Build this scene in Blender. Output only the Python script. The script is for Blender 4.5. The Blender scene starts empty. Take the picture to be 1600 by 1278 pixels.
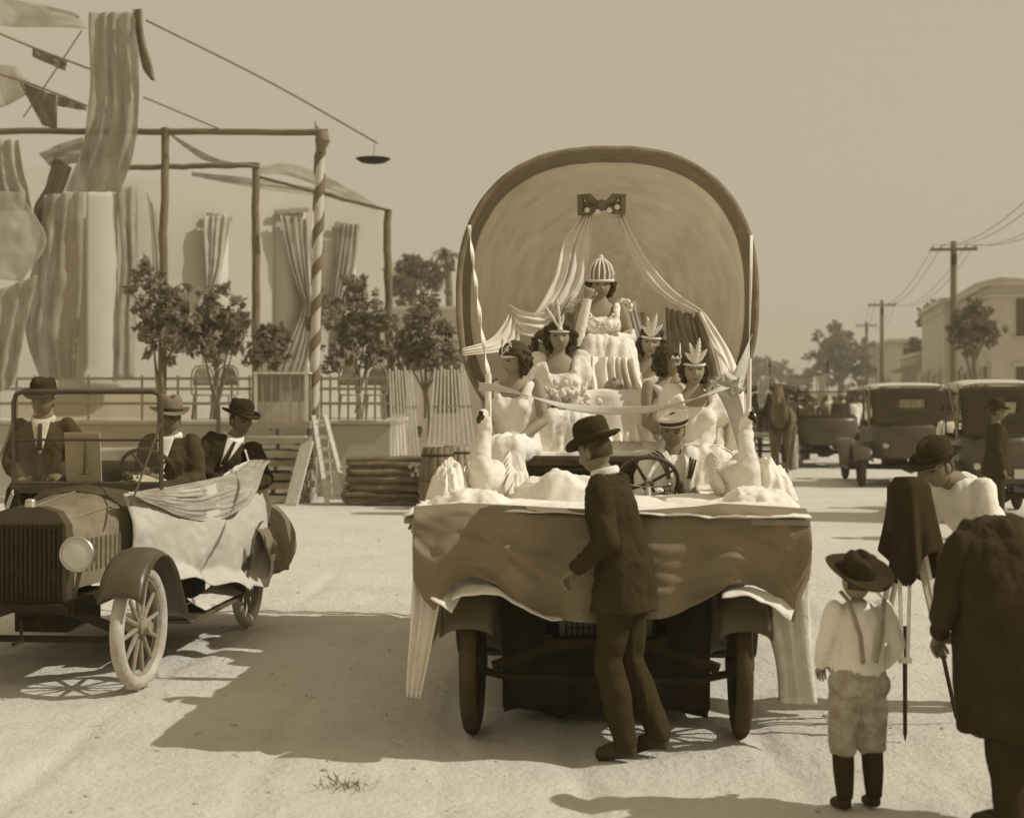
import bpy, bmesh, math, random
from mathutils import Vector, Matrix, Euler, noise
random.seed(7)
PI = math.pi
V = Vector
SC = bpy.context.scene
COL = SC.collection

# ------------------------------------------------------------------ camera, sky, sun, exposure
F = 2400.0            # focal length in photo pixels (photo is 1600 wide)
CAMZ = 1.83           # eye height
HOR = 612.0           # horizon row
cam = bpy.data.cameras.new('camera'); camo = bpy.data.objects.new('camera', cam); COL.objects.link(camo)
cam.sensor_width = 36.0; cam.lens = 36.0 * F / 1600.0
cam.shift_y = -(639.0 - HOR) / 1600.0
cam.clip_start = 0.1; cam.clip_end = 3000
cam.dof.use_dof = True; cam.dof.focus_distance = 10.6; cam.dof.aperture_fstop = 2.4
camo.location = (0, 0, CAMZ); camo.rotation_euler = (PI / 2, 0, 0)
SC.camera = camo

SUN_EL = math.radians(42); SUN_DIR = V((math.cos(SUN_EL) * math.cos(math.radians(-7)), math.cos(SUN_EL) * math.sin(math.radians(-7)), math.sin(SUN_EL)))
w = bpy.data.worlds.new('World'); SC.world = w; w.use_nodes = True
nt = w.node_tree; nt.nodes.clear()
sky = nt.nodes.new('ShaderNodeTexSky'); sky.sky_type = 'NISHITA'; sky.sun_disc = False
sky.sun_elevation = SUN_EL; sky.sun_rotation = math.atan2(SUN_DIR.x, SUN_DIR.y)
sky.air_density = 1.0; sky.dust_density = 3.0; sky.ozone_density = 1.0
bw = nt.nodes.new('ShaderNodeRGBToBW')
ma = nt.nodes.new('ShaderNodeMath'); ma.operation = 'MULTIPLY_ADD'; ma.inputs[1].default_value = 0.10; ma.inputs[2].default_value = 4.65
cm = nt.nodes.new('ShaderNodeMix'); cm.data_type = 'RGBA'; cm.blend_type = 'MULTIPLY'; cm.inputs[0].default_value = 1.0
cm.inputs[7].default_value = (1.0, 0.878, 0.635, 1)
bg = nt.nodes.new('ShaderNodeBackground'); bg.inputs[1].default_value = 0.10
wo = nt.nodes.new('ShaderNodeOutputWorld')
nt.links.new(sky.outputs[0], bw.inputs[0]); nt.links.new(bw.outputs[0], ma.inputs[0])
nt.links.new(ma.outputs[0], cm.inputs[6]); nt.links.new(cm.outputs[2], bg.inputs[0]); nt.links.new(bg.outputs[0], wo.inputs[0])

sl = bpy.data.lights.new('sun', 'SUN'); sl.energy = 3.1; sl.angle = math.radians(0.53); sl.color = (1.0, 0.985, 0.93)
so = bpy.data.objects.new('sun', sl); COL.objects.link(so)
so.rotation_euler = SUN_DIR.to_track_quat('Z', 'Y').to_euler(); so.location = (20, 5, 20)
SC.view_settings.view_transform = 'Standard'; SC.view_settings.look = 'None'
SC.view_settings.exposure = 0.0; SC.view_settings.gamma = 1.0
SC.view_settings.use_curve_mapping = False

# ------------------------------------------------------------------ helpers
def P(px, py, d):
    "point at distance d that the photograph shows at (px, py)"
    return V(((px - 800.0) * d / F, d, CAMZ - (py - HOR) * d / F))
def G(px, py):
    d = CAMZ * F / (py - HOR)
    return V(((px - 800.0) * d / F, d, 0))
def lerp(a, b, t): return a + (b - a) * t
def cat(pts, n):
    "catmull-rom resample of points to n points"
    pts = [V(p) for p in pts]
    if len(pts) == 2: return [pts[0].lerp(pts[1], i / (n - 1)) for i in range(n)]
    out = []; m = len(pts) - 1
    for i in range(n):
        t = i / (n - 1) * m; k = min(int(t), m - 1); f = t - k
        p0 = pts[k - 1] if k > 0 else pts[k] * 2 - pts[k + 1]; p1 = pts[k]; p2 = pts[k + 1]
        p3 = pts[k + 2] if k + 2 <= m else pts[k + 1] * 2 - pts[k]
        out.append(0.5 * ((2 * p1) + (p2 - p0) * f + (2 * p0 - 5 * p1 + 4 * p2 - p3) * f * f + (3 * p1 - p0 - 3 * p2 + p3) * f ** 3))
    return out
def nz(p, s=1.0, seed=0.0): return noise.noise(V((p[0] * s + seed, p[1] * s - seed, p[2] * s + seed * .37)))

def sep(v):
    "old brown-toned print: an albedo of luminance v with the toning of the photograph"
    t = min(1, max(0, v / 0.55)) ** .6
    c = [lerp(a, b, t) for a, b in zip((1, .65, .17), (1, .93, .79))]
    l = .2126 * c[0] + .7152 * c[1] + .0722 * c[2]
    return tuple(x * v / l for x in c)

MATS = {}
def mat(name, v, rough=.85, var=.22, sc=5.0, bump=.25, bsc=45.0, metal=0.0, trans=0.0, stretch=(1, 1, 1), spec=.08, coat=0.0, sheer=0.0):
    if name in MATS: return MATS[name]
    v = v * 1.75 if v < .07 else v * 1.65 if v < .2 else v * 1.3 if v < .45 else min(.86, v)
    m = bpy.data.materials.new(name); m.use_nodes = True; t = m.node_tree; N = t.nodes; L = t.links
    b = N['Principled BSDF']; out = N['Material Output']
    tc = N.new('ShaderNodeTexCoord'); mp = N.new('ShaderNodeMapping'); mp.inputs['Scale'].default_value = stretch
    L.new(tc.outputs['Object'], mp.inputs[0])
    n1 = N.new('ShaderNodeTexNoise'); n1.inputs['Scale'].default_value = sc; n1.inputs['Detail'].default_value = 8; n1.inputs['Roughness'].default_value = .65
    L.new(mp.outputs[0], n1.inputs['Vector'])
    cr = N.new('ShaderNodeValToRGB'); c = sep(v)
    cr.color_ramp.elements[0].position = .28; cr.color_ramp.elements[1].position = .74
    cr.color_ramp.elements[0].color = tuple(sep(v * (1 - var))) + (1,); cr.color_ramp.elements[1].color = tuple(sep(min(.9, v * (1 + var)))) + (1,)
    L.new(n1.outputs[0], cr.inputs[0]); L.new(cr.outputs[0], b.inputs['Base Color'])
    b.inputs['Roughness'].default_value = rough; b.inputs['Metallic'].default_value = metal
    b.inputs['Specular IOR Level'].default_value = spec
    b.inputs['Coat Weight'].default_value = coat
    if bump > 0:
        n2 = N.new('ShaderNodeTexNoise'); n2.inputs['Scale'].default_value = bsc; n2.inputs['Detail'].default_value = 5
        L.new(mp.outputs[0], n2.inputs['Vector'])
        bp = N.new('ShaderNodeBump'); bp.inputs['Strength'].default_value = bump; bp.inputs['Distance'].default_value = .02
        L.new(n2.outputs[0], bp.inputs['Height']); L.new(bp.outputs[0], b.inputs['Normal'])
    if trans > 0:
        tr = N.new('ShaderNodeBsdfTranslucent'); L.new(cr.outputs[0], tr.inputs[0])
        mx = N.new('ShaderNodeMixShader'); mx.inputs[0].default_value = trans
        L.new(b.outputs[0], mx.inputs[1]); L.new(tr.outputs[0], mx.inputs[2]); L.new(mx.outputs[0], out.inputs[0])
    if sheer > 0:      # open-weave gauze: part of the light goes straight through
        tp = N.new('ShaderNodeBsdfTransparent'); mx2 = N.new('ShaderNodeMixShader')
        n3 = N.new('ShaderNodeTexNoise'); n3.inputs['Scale'].default_value = 2.2; n3.inputs['Detail'].default_value = 4; L.new(mp.outputs[0], n3.inputs['Vector'])
        mr = N.new('ShaderNodeMapRange'); mr.inputs[1].default_value = .3; mr.inputs[2].default_value = .7; mr.inputs[3].default_value = max(0, sheer - .2); mr.inputs[4].default_value = min(1, sheer + .2)
        L.new(n3.outputs[0], mr.inputs[0]); L.new(mr.outputs[0], mx2.inputs[0])
        src = out.inputs[0].links[0].from_socket; L.new(src, mx2.inputs[1]); L.new(tp.outputs[0], mx2.inputs[2]); L.new(mx2.outputs[0], out.inputs[0])
    MATS[name] = m
    return m

def glass_mat(name='window_glass', tint=.5):
    if name in MATS: return MATS[name]
    m = bpy.data.materials.new(name); m.use_nodes = True; t = m.node_tree; N = t.nodes; L = t.links
    b = N['Principled BSDF']; out = N['Material Output']
    b.inputs['Roughness'].default_value = .06; b.inputs['Base Color'].default_value = sep(.35) + (1,)
    tp = N.new('ShaderNodeBsdfTransparent'); tp.inputs[0].default_value = (.93, .91, .84, 1)
    n = N.new('ShaderNodeTexNoise'); n.inputs['Scale'].default_value = 3; n.inputs['Detail'].default_value = 6
    mr = N.new('ShaderNodeMapRange'); mr.inputs[1].default_value = .35; mr.inputs[2].default_value = .75
    mr.inputs[3].default_value = .04; mr.inputs[4].default_value = .2
    tc = N.new('ShaderNodeTexCoord'); L.new(tc.outputs['Object'], n.inputs['Vector']); L.new(n.outputs[0], mr.inputs[0])
    mx = N.new('ShaderNodeMixShader')
    L.new(mr.outputs[0], mx.inputs[0]); L.new(tp.outputs[0], mx.inputs[1]); L.new(b.outputs[0], mx.inputs[2]); L.new(mx.outputs[0], out.inputs[0])
    MATS[name] = m; return m

# materials ---------------------------------------------------------------------------------
M_black = mat('black_enamel', .034, .38, .25, 6, .06, 30, spec=.5)
M_soot = mat('dark_iron', .016, .7, .3, 8, .2, 40)
M_rubber = mat('tyre_rubber_pale', .34, .9, .25, 9, .35, 60)
M_rubber_dark = mat('tyre_rubber_dark', .032, .9, .3, 9, .35, 60)
M_nickel = mat('dull_nickel', .4, .35, .15, 6, .05, 30, metal=.8)
M_lens = mat('lamp_lens', .55, .15, .06, 8, .05, 30, spec=.6)
M_leather = mat('black_leather', .024, .55, .3, 7, .3, 35)
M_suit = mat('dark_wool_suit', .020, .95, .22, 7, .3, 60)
M_suit2 = mat('brown_wool_suit', .036, .95, .25, 7, .3, 60)
M_trouser = mat('charcoal_trousers', .019, .95, .2, 7, .3, 60)
M_felt = mat('dark_felt', .020, .95, .22, 9, .25, 70)
M_felt2 = mat('grey_felt', .11, .95, .22, 9, .25, 70)
M_skin = mat('skin', .205, .6, .12, 14, .08, 60)
M_skin_shade = mat('shaded_skin', .12, .6, .12, 14, .08, 60)  # darker copy of skin, hat shade put into its colour
M_eye = mat('eye_dark', .03, .3, .1, 8, 0)
M_lip = mat('lips', .10, .5, .1, 8, 0)
M_hair = mat('dark_hair', .035, .6, .5, 30, .5, 90)
M_white = mat('white_cotton', .74, .9, .10, 4, .3, 22)
M_gauze = mat('white_gauze', .55, .9, .12, 5, .3, 25, trans=.35, sheer=.4)
M_dress = mat('pale_silk_dress', .78, .7, .14, 9, .35, 26)
M_dress2 = mat('figured_cream_dress', .72, .8, .18, 22, .35, 30)
M_dress3 = mat('grey_voile_dress', .60, .8, .18, 8, .35, 30)
M_canvas = mat('dull_canvas_sheet', .12, .9, .14, 3.2, .35, 150)
M_shellin = mat('painted_shell_canvas', .36, .85, .22, 3.0, .3, 14, stretch=(1, 1, 1))
M_shellrim = mat('dark_shell_rim', .13, .85, .35, 4, .4, 20)
M_wood = mat('rough_pole_bark', .10, .95, .35, 5, .6, 30, stretch=(3, 3, .6))
M_beam = mat('weathered_beam', .09, .95, .3, 4, .4, 30, stretch=(.5, 3, 3))
M_plank = mat('sawn_plank', .42, .85, .2, 3, .3, 40, stretch=(6, 6, .5))
M_plankd = mat('grey_board', .17, .9, .3, 3, .4, 40, stretch=(.7, 6, 6))
M_log = mat('firewood_bark', .09, .95, .4, 8, .6, 40)
M_logend = mat('firewood_end', .34, .9, .25, 20, .3, 60)
M_stucco = mat('pale_stucco', .47, .95, .10, 1.2, .3, 12)
M_stucco2 = mat('grey_stucco', .36, .95, .18, 1.0, .3, 12)
M_drape = mat('grey_bunting', .30, .9, .25, 2.5, .3, 15, trans=.25, stretch=(2, 2, .5), sheer=.25)
M_draped = mat('dark_bunting', .12, .9, .25, 2.5, .3, 15, trans=.15)
M_dark = mat('dark_opening', .05, .9, .2, 3, .1)
M_leaf = mat('orange_tree_leaf', .15, .6, .5, 3, 0, trans=.3)
M_leaf2 = mat('far_tree_leaf', .10, .7, .4, 2, 0, trans=.2)
M_grass = mat('dry_weed', .14, .9, .4, 6, 0)
M_rope = mat('hemp_rope', .12, .9, .2, 10, .2)
M_paper = mat('sign_card', .55, .85, .06, 4, .05)
M_ink = mat('sign_ink', .05, .9, .1, 4, 0)
M_horse = mat('dark_horse_hide', .06, .6, .3, 5, .1)
M_tile = mat('roof_tile', .16, .9, .3, 3, .4, 30)
M_feather = mat('white_feather', .68, .85, .08, 20, .2, 60)
M_ground = None

class MB:
    def __init__(s): s.v = []; s.f = []; s.m = []
    def add(s, vs, fs, mi=0):
        o = len(s.v); s.v += [V(p) for p in vs]; s.f += [tuple(i + o for i in f) for f in fs]; s.m += [mi] * len(fs); return s
    def box(s, c, size, R=None, mi=0, taper=1.0):
        hx, hy, hz = size[0] / 2, size[1] / 2, size[2] / 2
        vs = []
        for z in (-1, 1):
            k = taper if z > 0 else 1
            for x, y in ((-1, -1), (1, -1), (1, 1), (-1, 1)):
                p = V((x * hx * k, y * hy * k, z * hz))
                if R is not None: p = R @ p
                vs.append(p + V(c))
        return s.add(vs, [(3, 2, 1, 0), (4, 5, 6, 7), (0, 1, 5, 4), (1, 2, 6, 5), (2, 3, 7, 6), (3, 0, 4, 7)], mi)
    def bar(s, a, b, w, h, mi=0, up=V((0, 0, 1))):
        a = V(a); b = V(b); d = b - a; L = d.length; z = d.normalized()
        if abs(z.dot(up)) > .98: up = V((0, 1, 0))
        x = up.cross(z).normalized(); y = z.cross(x)
        return s.box((a + b) / 2, (w, h, L), Matrix((x, y, z)).transposed(), mi)
    def tube(s, pts, r, n=10, cap=True, mi=0, flat=None, close=False):
        pts = [V(p) for p in pts]; m = len(pts)
        rs = r if isinstance(r, (list, tuple)) else [r] * m
        t0 = (pts[1] - pts[0]).normalized(); ref = V((0, 0, 1)) if abs(t0.z) < .9 else V((0, 1, 0))
        x = ref.cross(t0).normalized(); vs = []; fs = []
        for i in range(m):
            a = pts[i - 1] if i else (pts[-1] if close else pts[i]); b = pts[(i + 1) % m] if (i < m - 1 or close) else pts[i]
            t = (b - a)
            t = t.normalized() if t.length > 1e-9 else t0
            x = (x - t * x.dot(t)).normalized(); y = t.cross(x)
            ra, rb = (rs[i], rs[i] * (flat or 1)) if not isinstance(rs[i], tuple) else rs[i]
            for k in range(n):
                an = 2 * PI * k / n; vs.append(pts[i] + x * (ra * math.cos(an)) + y * (rb * math.sin(an)))
        for i in range(m if close else m - 1):
            for k in range(n):
                j = (i + 1) % m
                fs.append((i * n + k, i * n + (k + 1) % n, j * n + (k + 1) % n, j * n + k))
        if cap and not close:
            fs.append(tuple(range(n - 1, -1, -1))); fs.append(tuple((m - 1) * n + k for k in range(n)))
        return s.add(vs, fs, mi)
    def ball(s, c, r, nu=12, nv=8, mi=0, R=None):
        if not isinstance(r, (list, tuple, Vector)): r = (r, r, r)
        c = V(c); vs = [V((0, 0, r[2]))]; fs = []
        for j in range(1, nv):
            th = PI * j / nv
            for i in range(nu):
                ph = 2 * PI * i / nu
                vs.append(V((r[0] * math.sin(th) * math.cos(ph), r[1] * math.sin(th) * math.sin(ph), r[2] * math.cos(th))))
        vs.append(V((0, 0, -r[2])))
        if R is not None: vs = [R @ p for p in vs]
        vs = [p + c for p in vs]
        for i in range(nu): fs.append((0, 1 + i, 1 + (i + 1) % nu))
        for j in range(nv - 2):
            for i in range(nu):
                a = 1 + j * nu + i; b = 1 + j * nu + (i + 1) % nu
                fs.append((a, a + nu, b + nu, b))
        e = len(vs) - 1; o = 1 + (nv - 2) * nu
        for i in range(nu): fs.append((e, o + (i + 1) % nu, o + i))
        return s.add(vs, fs, mi)
    def grid(s, fn, nu, nv, closeu=False, mi=0):
        vs = [V(fn(i / (nu if closeu else nu - 1), j / (nv - 1))) for j in range(nv) for i in range(nu)]; fs = []
        for j in range(nv - 1):
            for i in range(nu if closeu else nu - 1):
                k = (i + 1) % nu; fs.append((j * nu + i, j * nu + k, (j + 1) * nu + k, (j + 1) * nu + i))
        return s.add(vs, fs, mi)
    def loft(s, rings, cap=True, mi=0):
        n = len(rings[0]); vs = [p for r in rings for p in r]; fs = []
        for i in range(len(rings) - 1):
            for k in range(n): fs.append((i * n + k, i * n + (k + 1) % n, (i + 1) * n + (k + 1) % n, (i + 1) * n + k))
        if cap: fs += [tuple(range(n - 1, -1, -1)), tuple((len(rings) - 1) * n + k for k in range(n))]
        return s.add(vs, fs, mi)
    def lathe(s, prof, n=24, M=None, mi=0):
        "profile of (r, z) turned about z"
        vs = []; fs = []
        for r, z in prof:
            for k in range(n):
                p = V((r * math.cos(2 * PI * k / n), r * math.sin(2 * PI * k / n), z)); vs.append(M @ p if M is not None else p)
        for i in range(len(prof) - 1):
            for k in range(n): fs.append((i * n + k, i * n + (k + 1) % n, (i + 1) * n + (k + 1) % n, (i + 1) * n + k))
        return s.add(vs, fs, mi)
    def xf(s, M): s.v = [M @ p for p in s.v]; return s
    def mesh(s, name, mats, smooth=True, ang=40):
        me = bpy.data.meshes.new(name); me.from_pydata([tuple(p) for p in s.v], [], s.f)
        for m in (mats if isinstance(mats, (list, tuple)) else [mats]): me.materials.append(m)
        if any(s.m): me.polygons.foreach_set('material_index', s.m)
        if smooth:
            me.polygons.foreach_set('use_smooth', [True] * len(me.polygons))
            if ang: me.set_sharp_from_angle(angle=math.radians(ang))
        me.update(); return me
    def build(s, name, mats, parent=None, smooth=True, ang=40, solid=0, bevel=0):
        o = bpy.data.objects.new(name, s.mesh(name, mats, smooth, ang)); COL.objects.link(o); o.parent = parent
        if solid: md = o.modifiers.new('thickness', 'SOLIDIFY'); md.thickness = solid; md.offset = 0
        if bevel:
            md = o.modifiers.new('bevel', 'BEVEL'); md.width = bevel; md.segments = 2; md.limit_method = 'ANGLE'
        return o

def tag(o, label=None, cat=None, group=None, kind=None):
    if label: o['label'] = label
    if cat: o['category'] = cat
    if group: o['group'] = group
    if kind: o['kind'] = kind
    return o
def thing(name, label, cat, loc=(0, 0, 0), rz=0.0, group=None):
    o = bpy.data.objects.new(name, None); COL.objects.link(o); o.location = loc; o.rotation_euler = (0, 0, rz)
    o.empty_display_size = .2
    return tag(o, label, cat, group)
def inst(name, me, parent, M=None):
    o = bpy.data.objects.new(name, me); COL.objects.link(o); o.parent = parent
    if M is not None: o.matrix_basis = M
    return o
def sheet(Lp, Rp, nu=16, nv=24, pleat=.02, npl=5, wr=.01, ws=6.0, seed=0.0, nrm=V((0, -1, 0)), sag=0.0):
    "cloth between two edge polylines with pleats that run along it"
    L = cat(Lp, nv); R = cat(Rp, nv); b = MB()
    def fn(u, v):
        j = int(round(v * (nv - 1))); p = L[j].lerp(R[j], u)
        q = p + nrm * (pleat * math.sin((u + .10 * nz((u * 4, v * 1.2, seed))) * npl * 2 * PI + seed + 1.5 * nz((v * 3, seed, 0))) * (.35 + .65 * abs(nz((v * 2 + seed, u * 3, 1.3)))) * 1.4 + wr * nz(p, ws, seed) + wr * .5 * nz(p, ws * 2.6, seed + 3))
        q.z -= sag * math.sin(PI * u)
        return q
    return b.grid(fn, nu, nv)

PENDING = []   # (object, voxel, smooth iterations, wrinkle function, extra MB list)
def lump(name, mb, mats, parent, vox=.016, sm=4, wr=None, extra=None):
    "closed shapes melted into one continuous surface"
    me = bpy.data.meshes.new(name); me.from_pydata([tuple(p) for p in mb.v], [], mb.f)
    for m in (mats if isinstance(mats, (list, tuple)) else [mats]): me.materials.append(m)
    o = bpy.data.objects.new(name, me); COL.objects.link(o); o.parent = parent
    r = o.modifiers.new('remesh', 'REMESH'); r.mode = 'VOXEL'; r.voxel_size = vox; r.use_smooth_shade = True
    s = o.modifiers.new('smooth', 'SMOOTH'); s.iterations = sm; s.factor = .5
    PENDING.append((o, wr, extra)); return o
def flush_lumps():
    dg = bpy.context.evaluated_depsgraph_get()
    done = []
    for o, wr, extra in PENDING:
        done.append(bpy.data.meshes.new_from_object(o.evaluated_get(dg)))
    for (o, wr, extra), me in zip(PENDING, done):
        o.modifiers.clear(); mats = list(o.data.materials)
        if wr:
            me.update(); ns = [v.normal.copy() for v in me.vertices]
            for v, n in zip(me.vertices, ns): v.co += n * wr(v.co)
        me.materials.clear()
        for m in mats: me.materials.append(m)
        if extra:
            base = MB(); base.v = [v.co.copy() for v in me.vertices]; base.f = [tuple(p.vertices) for p in me.polygons]; base.m = [0] * len(base.f)
            for e in extra:
                k = len(base.v); base.v += e.v; base.f += [tuple(i + k for i in f) for f in e.f]; base.m += e.m
            me = base.mesh(o.name, mats, True, 0)
        else:
            me.polygons.foreach_set('use_smooth', [True] * len(me.polygons)); me.polygons.foreach_set('material_index', [0] * len(me.polygons))
        me.update(); o.data = me
    PENDING.clear()

# ------------------------------------------------------------------ people
def head_geo(S, skin=0, eye=1, lip=2, hair=3):
    "head about the origin, face towards -Y; about .22 m high"
    b = MB(); nu, nv = 44, 36; cols = []
    def pt(i, j):
        th = PI * (j + .0) / (nv - 1); ph = 2 * PI * i / nu
        sx = math.sin(th) * math.sin(ph); sy = -math.sin(th) * math.cos(ph); sz = math.cos(th)
        x = .074 * sx; y = .094 * sy; z = .113 * sz
        if z < 0:
            t = (-z / .113); x *= 1 - .30 * t * t
            if y > 0: y *= 1 - .35 * t
            else: y *= 1 - .10 * t * t
        if y > 0: y *= 1.04
        if sy < -.1:
            k = min(1, (-sy - .1) / .3)
            e = lambda cx, cz, wx, wz: math.exp(-((x - cx) / wx) ** 2 - ((z - cz) / wz) ** 2)
            y += k * .010 * (e(.031, .010, .016, .012) + e(-.031, .010, .016, .012))      # sockets
            y -= k * .005 * (e(.03, .032, .022, .008) + e(-.03, .032, .022, .008))        # brows
            nzl = max(0, min(1, (.022 - z) / .045)) if z > -.032 else max(0, 1 - (-.032 - z) / .008)
            y -= k * (.004 + .022 * nzl) * math.exp(-(x / (.008 + .007 * nzl)) ** 2) * (1 if -.042 < z < .03 else 0)
            y -= k * .006 * e(0, -.058, .024, .009)                                        # lips
            y -= k * .007 * e(0, -.092, .02, .014)                                         # chin
            y -= k * .004 * (e(.042, -.022, .018, .02) + e(-.042, -.022, .018, .02))       # cheeks
        return V((x, y, z)) * S
    vs = [pt(i, j) for j in range(nv) for i in range(nu)]
    for j in range(nv - 1):
        for i in range(nu):
            k = (i + 1) % nu; q = (j * nu + i, (j + 1) * nu + i, (j + 1) * nu + k, j * nu + k)
            c = (vs[q[0]] + vs[q[1]] + vs[q[2]] + vs[q[3]]) / 4 / S; mi = skin
            if c.y < -.04:
                for sx in (-1, 1):
                    if ((c.x - sx * .031) / .0145) ** 2 + ((c.z - .010) / .0075) ** 2 < 1: mi = eye
                    if abs(c.x - sx * .031) < .02 and abs(c.z - .030 - .002) < .0045: mi = hair
                if (c.x / .024) ** 2 + ((c.z + .058) / .0085) ** 2 < 1: mi = lip
            b.add([vs[t] for t in q], [(0, 1, 2, 3)], mi)
    # weld by sharing vertices
    w = MB(); w.v = vs; w.f = [(j * nu + i, (j + 1) * nu + i, (j + 1) * nu + (i + 1) % nu, j * nu + (i + 1) % nu) for j in range(nv - 1) for i in range(nu)]; w.m = b.m
    for sx in (-1, 1):
        w.ball((sx * .074 * S, .008 * S, -.002 * S), (.010 * S, .020 * S, .031 * S), 10, 8, skin)
    return w

def hair_geo(S, kind, rnd):
    b = MB(); nu, nv = 30, 22
    sd = rnd.random() * 50
    cur = kind in ('bob', 'bush')
    rx, ry, rz = {'short': (.079, .100, .119), 'bob': (.103, .110, .130), 'bush': (.122, .120, .130), 'pin': (.084, .106, .122)}[kind]
    low = {'short': -.035, 'bob': -.085, 'bush': -.10, 'pin': -.05}[kind]
    def fn(u, v):
        th = PI * v; ph = 2 * PI * u
        sx = math.sin(th) * math.sin(ph); sy = -math.sin(th) * math.cos(ph); sz = math.cos(th)
        p = V((rx * sx, ry * sy + .010, rz * sz + .004))
        if cur and p.z < .02: p.x *= 1.10 - max(0, (-.06 - p.z)) * 3
        n = 1 + (.07 if cur else .02) * nz((sx, sy, sz), 5.5, sd) + (.05 if cur else .01) * nz((sx, sy, sz), 13, sd)
        p *= n
        if p.z < low: p.z = low + (p.z - low) * .12
        hl = .058 if not cur else .050
        if p.y < 0 and p.z < hl:                       # face opening
            k = min(1, (hl - p.z) / .02)
            ymin = -.012 + .0 * k
            p.y = lerp(p.y, max(p.y, ymin), k)
            if abs(p.x) < .070: p.y = lerp(p.y, max(p.y, .02), k)
        return p * S
    b.grid(fn, nu, nv, True)
    if cur:
        base = list(b.v)
        for _ in range(150 if kind == 'bush' else 110):
            p = rnd.choice(base)
            if p.z > .095 * S or (p.y < -.02 * S and p.z < .055 * S and abs(p.x) < .075 * S): continue
            r = (.010 + .010 * rnd.random()) * S
            b.ball(p * 1.01, (r, r * .8, r * 1.2), 7, 5)
    return b

def hat_geo(S, kind='fedora'):
    b = MB(); n = 36
    if kind in ('fedora', 'wide', 'bowler'):
        br = {'fedora': .138, 'wide': .175, 'bowler': .130}[kind]; ch = {'fedora': .125, 'wide': .115, 'bowler': .120}[kind]
        prof = [(.086, .002), (br * .8, -.004), (br, .004), (br + .003, .010), (br, .013), (br * .8, .006), (.090, .014)]
        k = len(prof)
        top = [(.090, .030), (.089, .055), (.085, ch * .72), (.076, ch * .92), (.055, ch), (.03, ch - .004), (.001, ch - .006)]
        if kind == 'bowler': top = [(.090, .03), (.090, .06), (.084, .085), (.068, .105), (.045, .117), (.02, .121), (.001, .122)]
        b.lathe(prof + top, n)
        for i, p in enumerate(b.v):
            r = math.hypot(p.x, p.y); q = p.copy()
            q.y *= 1.16
            if r > .1: q.z += (p.x / br) ** 2 * .026 - (.014 if p.y < 0 else -.004) * (abs(p.y) / br) ** 2
            if kind != 'bowler' and p.z > ch * .6 and r < .08:
                q.z -= .024 * math.exp(-(p.x / .022) ** 2) * (.6 if p.y > 0 else 1)
                if p.y < 0: q.x *= .80
            b.v[i] = q * S
    elif kind == 'cap':       # sailor cap: soft crown over a band
        b.lathe([(.088, -.005), (.092, .0), (.092, .026), (.094, .034), (.100, .044), (.097, .056), (.078, .064), (.04, .067), (.001, .068)], n)
        for i, p in enumerate(b.v): b.v[i] = V((p.x, p.y * 1.1, p.z + (.16 * p.x if p.z > .04 else 0))) * S
    elif kind == 'straw':
        b.lathe([(.086, 0), (.165, -.002), (.167, .006), (.09, .010), (.09, .07), (.085, .078), (.001, .080)], n)
        for i, p in enumerate(b.v): b.v[i] = V((p.x, p.y * 1.12, p.z)) * S
    return b

def hand_geo(b, wrist, d, side, S, curl=.5, thumb=1):
    "palm, four unequal bent fingers and a thumb; d: towards the fingers, side: across the palm"
    d = V(d).normalized(); side = V(side); side = (side - d * side.dot(d)).normalized(); up = d.cross(side)
    w = V(wrist); Lp = .085 * S
    rg = [[w + d * t * S + side * (a * S * math.cos(2 * PI * k / 12)) + up * (c * S * math.sin(2 * PI * k / 12)) for k in range(12)] for t, a, c in ((-.015, .025, .019), (.02, .032, .018), (.06, .041, .015), (.088, .038, .010))]
    b.loft(rg)
    for k, (ln, off) in enumerate(((.070, -.029), (.080, -.010), (.075, .010), (.058, .028))):
        p = w + d * .078 * S + side * off * S; a = 0.25 * curl; pts = [p]
        for sgl in (.45, .32, .23):
            a += curl * .75; dd = d * math.cos(a) - up * math.sin(a)
            p = p + dd * ln * sgl * S; pts.append(p)
        b.tube(pts, [.0100 * S, .0092 * S, .0082 * S, .0058 * S], 7)
        b.ball(pts[-1], .0062 * S, 7, 5)
    t0 = w + d * .022 * S - side * .028 * S * thumb
    t1 = t0 + (d * .6 - side * .75 * thumb - up * .3).normalized() * .036 * S
    t2 = t1 + (d * .9 - side * .2 * thumb - up * .4).normalized() * .028 * S
    b.tube([t0, t1, t2], [.013 * S, .0105 * S, .007 * S], 7); b.ball(t2, .0073 * S, 7, 5)

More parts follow.
